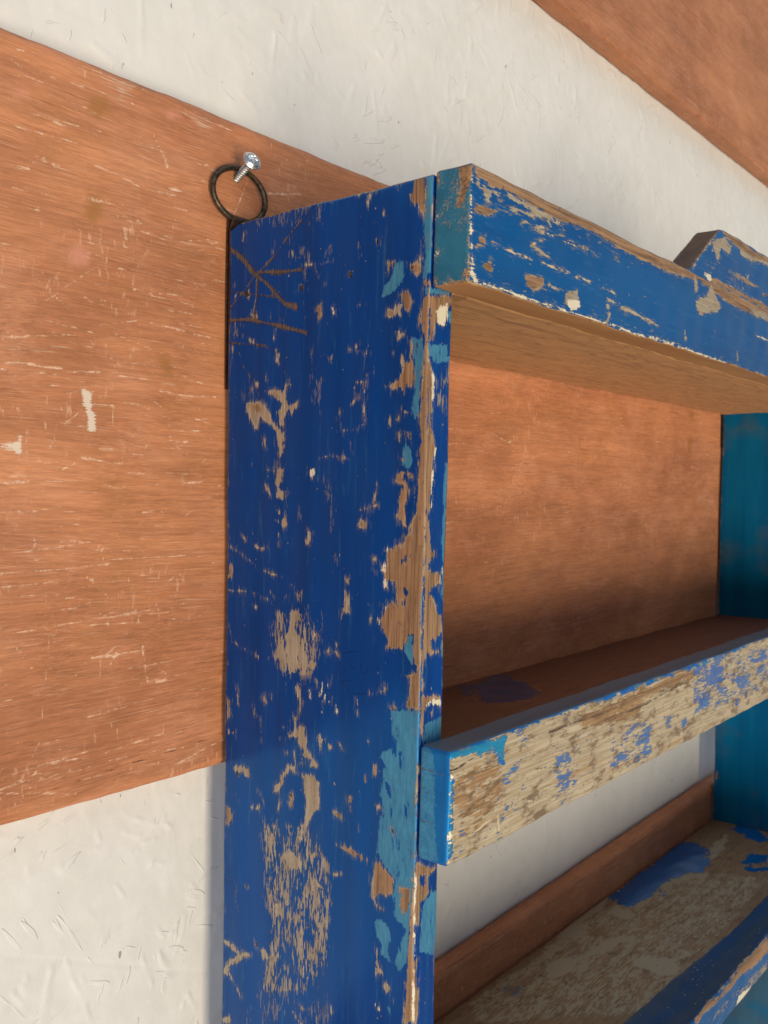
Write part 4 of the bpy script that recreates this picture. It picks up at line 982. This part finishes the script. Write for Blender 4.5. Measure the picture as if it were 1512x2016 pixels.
GREYT = weathered('dusty_blue_paint', paint=(0.10, 0.135, 0.16), paint2=(0.085, 0.10, 0.12), teal=(0.06, 0.17, 0.22), speck=0.85, rough=0.6)

r_ = np.random.default_rng(33); L_ = []
for _ in range(55):
    y, z = r_.uniform(-145, -4), r_.uniform(-640, -32)
    if r_.random() < .5: y = r_.choice([-40, -60, -120])+r_.normal(0, 9)
    if r_.random() < .12:
        a, b = r_.uniform(.15, .6), r_.uniform(.4, 1.6)
        L_.append('Lb %.2f %.1f,%.1f %.1f,%.1f' % (a, y, z, y+r_.normal(0, .3), z-b))
    else:
        l = r_.uniform(2, 14); q = r_.normal(0, .25) if r_.random() < .7 else r_.uniform(-3, 3)
        L_.append('Ls %.2f %.1f,%.1f %.1f,%.1f %.1f,%.1f' % (r_.uniform(.05, .16), y, z, y+q*l/4, z-l/2, y+q*l/2, z-l))
MARKS['side_stray'] = '\n'.join(L_)
def corner_cut(V):                                           # the panel's back top corner is worn round
    V = V.copy()
    d = np.clip(0.010-((-V[:, 1])+(ZT-V[:, 2])), 0, None); m = V[:, 1] <= 0.0005
    V[:, 2] -= 0.45*d
    return V
FAR = (0.05, 0.05)
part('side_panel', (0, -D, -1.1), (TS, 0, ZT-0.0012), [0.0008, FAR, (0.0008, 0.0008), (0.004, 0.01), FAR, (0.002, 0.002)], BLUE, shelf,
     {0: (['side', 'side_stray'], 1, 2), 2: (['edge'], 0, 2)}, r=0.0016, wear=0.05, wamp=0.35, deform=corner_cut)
part('side_panel', (W, -D, -1.1), (W+TS, 0, ZT-0.0012), [0.003, FAR, 0.004, 0.01, FAR, 0.004], INNER, shelf, {0: (['rpanel'], 1, 2)}, wear=0.1, wamp=0.3)

def rail(z0, z1, t, mat, surf, y_gap, base=-CL, wear=0.6, r=0.002, x0=0.0, fine=0.0009, name='front_rail', deform=None, wob_=0.00022, wamp=0.6, other=None):
    return part(name, (x0, -D-t, z0), (W+TS, -D-y_gap, z1), [0.0008, 0.01, (fine, fine), 0.01, (0.003, 0.002), (0.003, 0.002)], mat, shelf, surf, base=base, r=r, grain=0, wear=wear, wobble=wob_, wamp=wamp, deform=deform, other=other)
# each rail's painted end is a part of its own look, so it gets its own thin cap below
r1 = rail(ZB1, ZT, T1, BLUEF, {2: (['rail1'], 0, 2), 0: (['end'], 1, 2)}, 0.0008, wear=0.4)
r2_ = rail(Z2B, Z2R, T2, RAILM, {2: (['rail2'], 0, 2), 0: (['end'], 1, 2, -CL)}, 0.0005, base=CL, wear=None, r=0.003, other=-CL)
def skew3(V):
    V = V.copy(); m = V[:, 1] > -D-0.004
    V[m, 1] += np.clip((0.43-V[m, 0])*0.057, -0.004, 0.02)
    return V
r3_ = rail(Z3B, Z3R, T3, BLUEF, {2: (['rail3'], 0, 2)}, 0.0, wear=0.8, r=0.0035, fine=0.0014, deform=skew3)

def crest_shape(V):
    V = V.copy()
    z0 = -0.0300; x = V[:, 0]; xx = np.minimum(x, 0.842-x)
    hh = np.interp(xx, [0.270, 0.279, 0.330, 0.337, 0.345, 0.43], [0.002, 0.004, 0.0405, 0.0445, 0.0455, 0.047])
    V[:, 2] = z0+(V[:, 2]-z0)/0.047*hh
    return V
crest = part('crest', (0.272, -D-T1+0.003, -0.0300), (0.570, -D-0.001, 0.0170), [0.002, 0.002, (0.0012, 0.0009), 0.01, 0.01, (0.0015, 0.0025)], BLUEF, shelf,
     {2: (['crest'], 0, 2)}, r=0.0015, grain=0, wear=0.9, tap=False, deform=crest_shape)

part('shelf_board', (TS+0.0005, -D+0.0005, ZB1+0.0006), (W-0.0005, -0.001, ZB1+0.0206), [0.05, 0.05, 0.01, 0.01, (0.003, 0.002), 0.02], BAREW, shelf, {4: (['under1'], 0, 1)}, base=CL, grain=0, wear=None)
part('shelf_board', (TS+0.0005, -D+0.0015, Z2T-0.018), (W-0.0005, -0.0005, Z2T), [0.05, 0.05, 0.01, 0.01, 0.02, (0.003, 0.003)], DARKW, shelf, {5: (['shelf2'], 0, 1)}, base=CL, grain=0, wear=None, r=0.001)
part('shelf_board', (TS+0.0005, -D+0.006, Z3T-0.016), (W-0.0005, -0.0005, Z3T), [0.05, 0.05, 0.01, 0.01, 0.02, (0.0015, 0.0015)], TOPW, shelf, {5: (['shelf3'], 0, 1)}, base=CL, grain=0, wear=None, r=0.001)

r2_['label'] = 'middle rail scrubbed back to pale bare wood with blue remnants'
crest['label'] = 'raised peak on the top rail with chipped blue front'
# second materials: top faces and ends of the rails carry their own colours
def face_mat(o, mat, test):
    o.data.materials.append(mat); me = o.data
    n = len(me.polygons); nor = np.zeros(n*3, np.float32); me.polygons.foreach_get('normal', nor); nor = nor.reshape(-1, 3)
    cen = np.zeros(n*3, np.float32); me.polygons.foreach_get('center', cen); cen = cen.reshape(-1, 3)
    mi = np.where(test(nor, cen), len(me.materials)-1, 0); 
    old = np.zeros(n, np.int32); me.polygons.foreach_get('material_index', old)
    me.polygons.foreach_set('material_index', np.where(mi > 0, mi, old).astype(np.int32))
ENDB = weathered('blue_end_grain_paint', paint=(0.008, 0.13, 0.38), paint2=(0.006, 0.10, 0.32), teal=(0.06, 0.26, 0.43), speck=0.82, rough=0.5)
face_mat(r1, ENDM, lambda n, c: n[:, 0] < -0.75)
face_mat(r2_, ENDB, lambda n, c: n[:, 0] < -0.75)
face_mat(r2_, GREYT, lambda n, c: n[:, 2] > 0.8)
face_mat(r1, BAREW, lambda n, c: n[:, 2] < -0.8)
NAVY = weathered('dusty_shaded_navy_paint', paint=(0.012, 0.045, 0.14), paint2=(0.05, 0.055, 0.06), teal=(0.02, 0.08, 0.18), speck=0.7, rough=0.6)  # dusty top face, its colour also darkened to offset the high fill
face_mat(r3_, NAVY, lambda n, c: n[:, 2] > 0.8)
OLDW = weathered('old_brown_edge_wood', paint=(0.16, 0.09, 0.04), paint2=(0.11, 0.06, 0.025), teal=(0.14, 0.08, 0.04), speck=2, rough=0.7)
face_mat(crest, OLDW, lambda n, c: (n[:, 0] < -0.3) | (n[:, 2] > 0.8))
face_mat(r1, OLDW, lambda n, c: n[:, 2] > 0.8)

# ------------------------------------------------------------------ small lathe / tube helpers
def tube(path, rad, seg=16, closed=False):
    P = np.array(path, float); n = len(P)
    T = np.roll(P, -1, 0)-np.roll(P, 1, 0) if closed else np.gradient(P, axis=0)
    T /= np.linalg.norm(T, axis=1)[:, None]
    N = np.cross(T, [0.02, 1, 0.03]); N /= np.linalg.norm(N, axis=1)[:, None]; B = np.cross(T, N)
    a = np.linspace(0, 2*np.pi, seg, endpoint=False)
    rad = np.broadcast_to(rad, (n,))
    V = (P[:, None]+rad[:, None, None]*(np.cos(a)[None, :, None]*N[:, None]+np.sin(a)[None, :, None]*B[:, None])).reshape(-1, 3)
    rows = n if closed else n-1
    i = np.arange(rows)[:, None]; j = np.arange(seg)[None, :]
    Q = np.stack([i*seg+j, i*seg+(j+1) % seg, ((i+1) % n)*seg+(j+1) % seg, ((i+1) % n)*seg+j], -1).reshape(-1, 4)
    return V, Q
def lathe(prof, seg=40, mod=None):
    pr = np.array(prof, float); a = np.linspace(0, 2*np.pi, seg, endpoint=False)
    rr = np.repeat(pr[:, 0][:, None], seg, 1); zz = np.repeat(pr[:, 1][:, None], seg, 1); aa = np.repeat(a[None], len(pr), 0)
    if mod: rr, zz = mod(rr, zz, aa)
    V = np.stack([rr*np.cos(aa), rr*np.sin(aa), zz], -1).reshape(-1, 3)
    i = np.arange(len(pr)-1)[:, None]; j = np.arange(seg)[None, :]
    Q = np.stack([i*seg+j, i*seg+(j+1) % seg, (i+1)*seg+(j+1) % seg, (i+1)*seg+j], -1).reshape(-1, 4)
    return V, Q

# hanging straps and rings
IRON = metal_mat('dark_iron', (0.035, 0.032, 0.026), (0.15, 0.10, 0.06), 0.45, 0.8, 420)
STRAP = metal_mat('brown_strap_iron', (0.05, 0.028, 0.018), (0.12, 0.06, 0.035), 0.5, 0.6, 300)
def hanger(x0, ring_tilt):
    # strap folded round the ring: two leaves and the loop, bent from one strip
    r = 0.0023; cy, cz = 0.00085, -0.0262; prof = []
    prof.append((0.0035, -0.127)); prof.append((0.0035, -0.032))
    for a in np.linspace(-20, 200, 15): prof.append((cy+r*math.cos(R_(a)), cz+r*math.sin(R_(a))))
    prof.append((0.0009, -0.0325)); prof.append((0.0009, -0.127))
    pr = np.array(prof); n = len(pr); t = np.gradient(pr, axis=0); t /= np.linalg.norm(t, axis=1)[:, None]
    nr = np.stack([t[:, 1], -t[:, 0]], 1); o_, i_ = pr+nr*0.0005, pr-nr*0.0005
    V = []
    for xa in (x0+0.0008, x0+0.0150):
        for q in (o_, i_):
            for (y, z) in q: V.append((xa, y, z))
    Q = []
    for k in range(n-1):
        Q += [(k, k+1, n+k+1, n+k), (2*n+k, 3*n+k, 3*n+k+1, 2*n+k+1), (k, 2*n+k, 2*n+k+1, k+1), (n+k, n+k+1, 3*n+k+1, 3*n+k)]
    s = link('hanging_strap', V, Q, STRAP, shelf, smooth=False)
    a = np.linspace(0, 2*np.pi, 72, endpoint=False)
    path = [(x0+0.0080+0.0207*math.cos(t), 0.0007+ring_tilt*math.sin(t), -0.0105+0.0156*math.sin(t)) for t in a]
    V, Q = tube(path, 0.0018+0.00012*np.sin(a*3+1), 16, True)
    link('ring', V, Q, IRON, s)
hanger(0.0, 0.0)
hanger(W, 0.0)

# nails left in the side panel
NAIL = metal_mat('rusty_nail', (0.05, 0.03, 0.02), (0.14, 0.07, 0.04), 0.6, 0.5, 900)
def nail(y, z, r):
    V, Q = lathe([(0, 0.0002), (r*.5, 0.00025), (r*.85, 0.0001), (r, -0.0004), (r*.9, -0.002)], 14)
    V = np.stack([-V[:, 2]-0.0001+0.0*V[:, 0], y+V[:, 0], z+V[:, 1]], 1)
    link('nail', V, Q, NAIL, shelf)
nail(-0.0965, -0.0720, 0.00073)
nail(-0.0607, -0.0744, 0.00067)
nail(-0.0159, -0.0730, 0.00072)

# ------------------------------------------------------------------ the screw
A = Vector((0.0080, G, 0.0000)); B = Vector((0.0046, -0.0140, 0.0062))
ax = (B-A).normalized(); Lh = (B-A).length
screw = bpy.data.objects.new('screw', None); col.objects.link(screw); screw.empty_display_size = 0.01
screw.location = A; screw.rotation_euler = ax.to_track_quat('Z', 'Y').to_euler()
tagged(screw, 'shiny round-headed cross-slot screw driven into the reddish board through the iron ring', 'screw')
ZINC = metal_mat('zinc_plate', (0.62, 0.63, 0.62), (0.80, 0.80, 0.78), 0.30, 1.0, 700)
ZINCD = metal_mat('dull_zinc_thread', (0.40, 0.40, 0.39), (0.62, 0.62, 0.60), 0.45, 1.0, 900)
prof = [(0.0016, z) for z in np.linspace(-0.010, Lh-0.001, 260)]
def thread(r, z, a):
    ph = (z/0.0019-a/(2*np.pi)) % 1.0; tri = np.clip(1-np.abs(ph-0.5)/0.28, 0, 1)
    return r+0.00085*tri*np.clip((Lh-0.0012-z)/0.001, 0, 1), z
V, Q = lathe(prof, 32, thread); link('shank', V, Q, ZINCD, screw)
hp = [(0.0016, -0.0012), (0.0040, -0.0006), (0.0056, -0.0002), (0.0059, 0.0), (0.0058, 0.00035), (0.0052, 0.0006)]
for t in np.linspace(0.05, 1, 26): hp.append((0.0048*(1-t), 0.0006+0.0021*math.sqrt(max(0, 1-(1-t)**2))))
def slot(r, z, a):
    x, y = r*np.cos(a+0.5), r*np.sin(a+0.5)
    cross = ((np.abs(x) < 0.00062) & (np.abs(y) < 0.0024)) | ((np.abs(y) < 0.00062) & (np.abs(x) < 0.0024))
    return r, np.where(cross & (z > 0.0008), z-0.0016*np.clip(1.3-r/0.0024, 0.2, 1), z)
V, Q = lathe(hp, 96, slot); V = V+np.array([0, 0, Lh-0.0004]); link('head', V, Q, ZINC, screw)
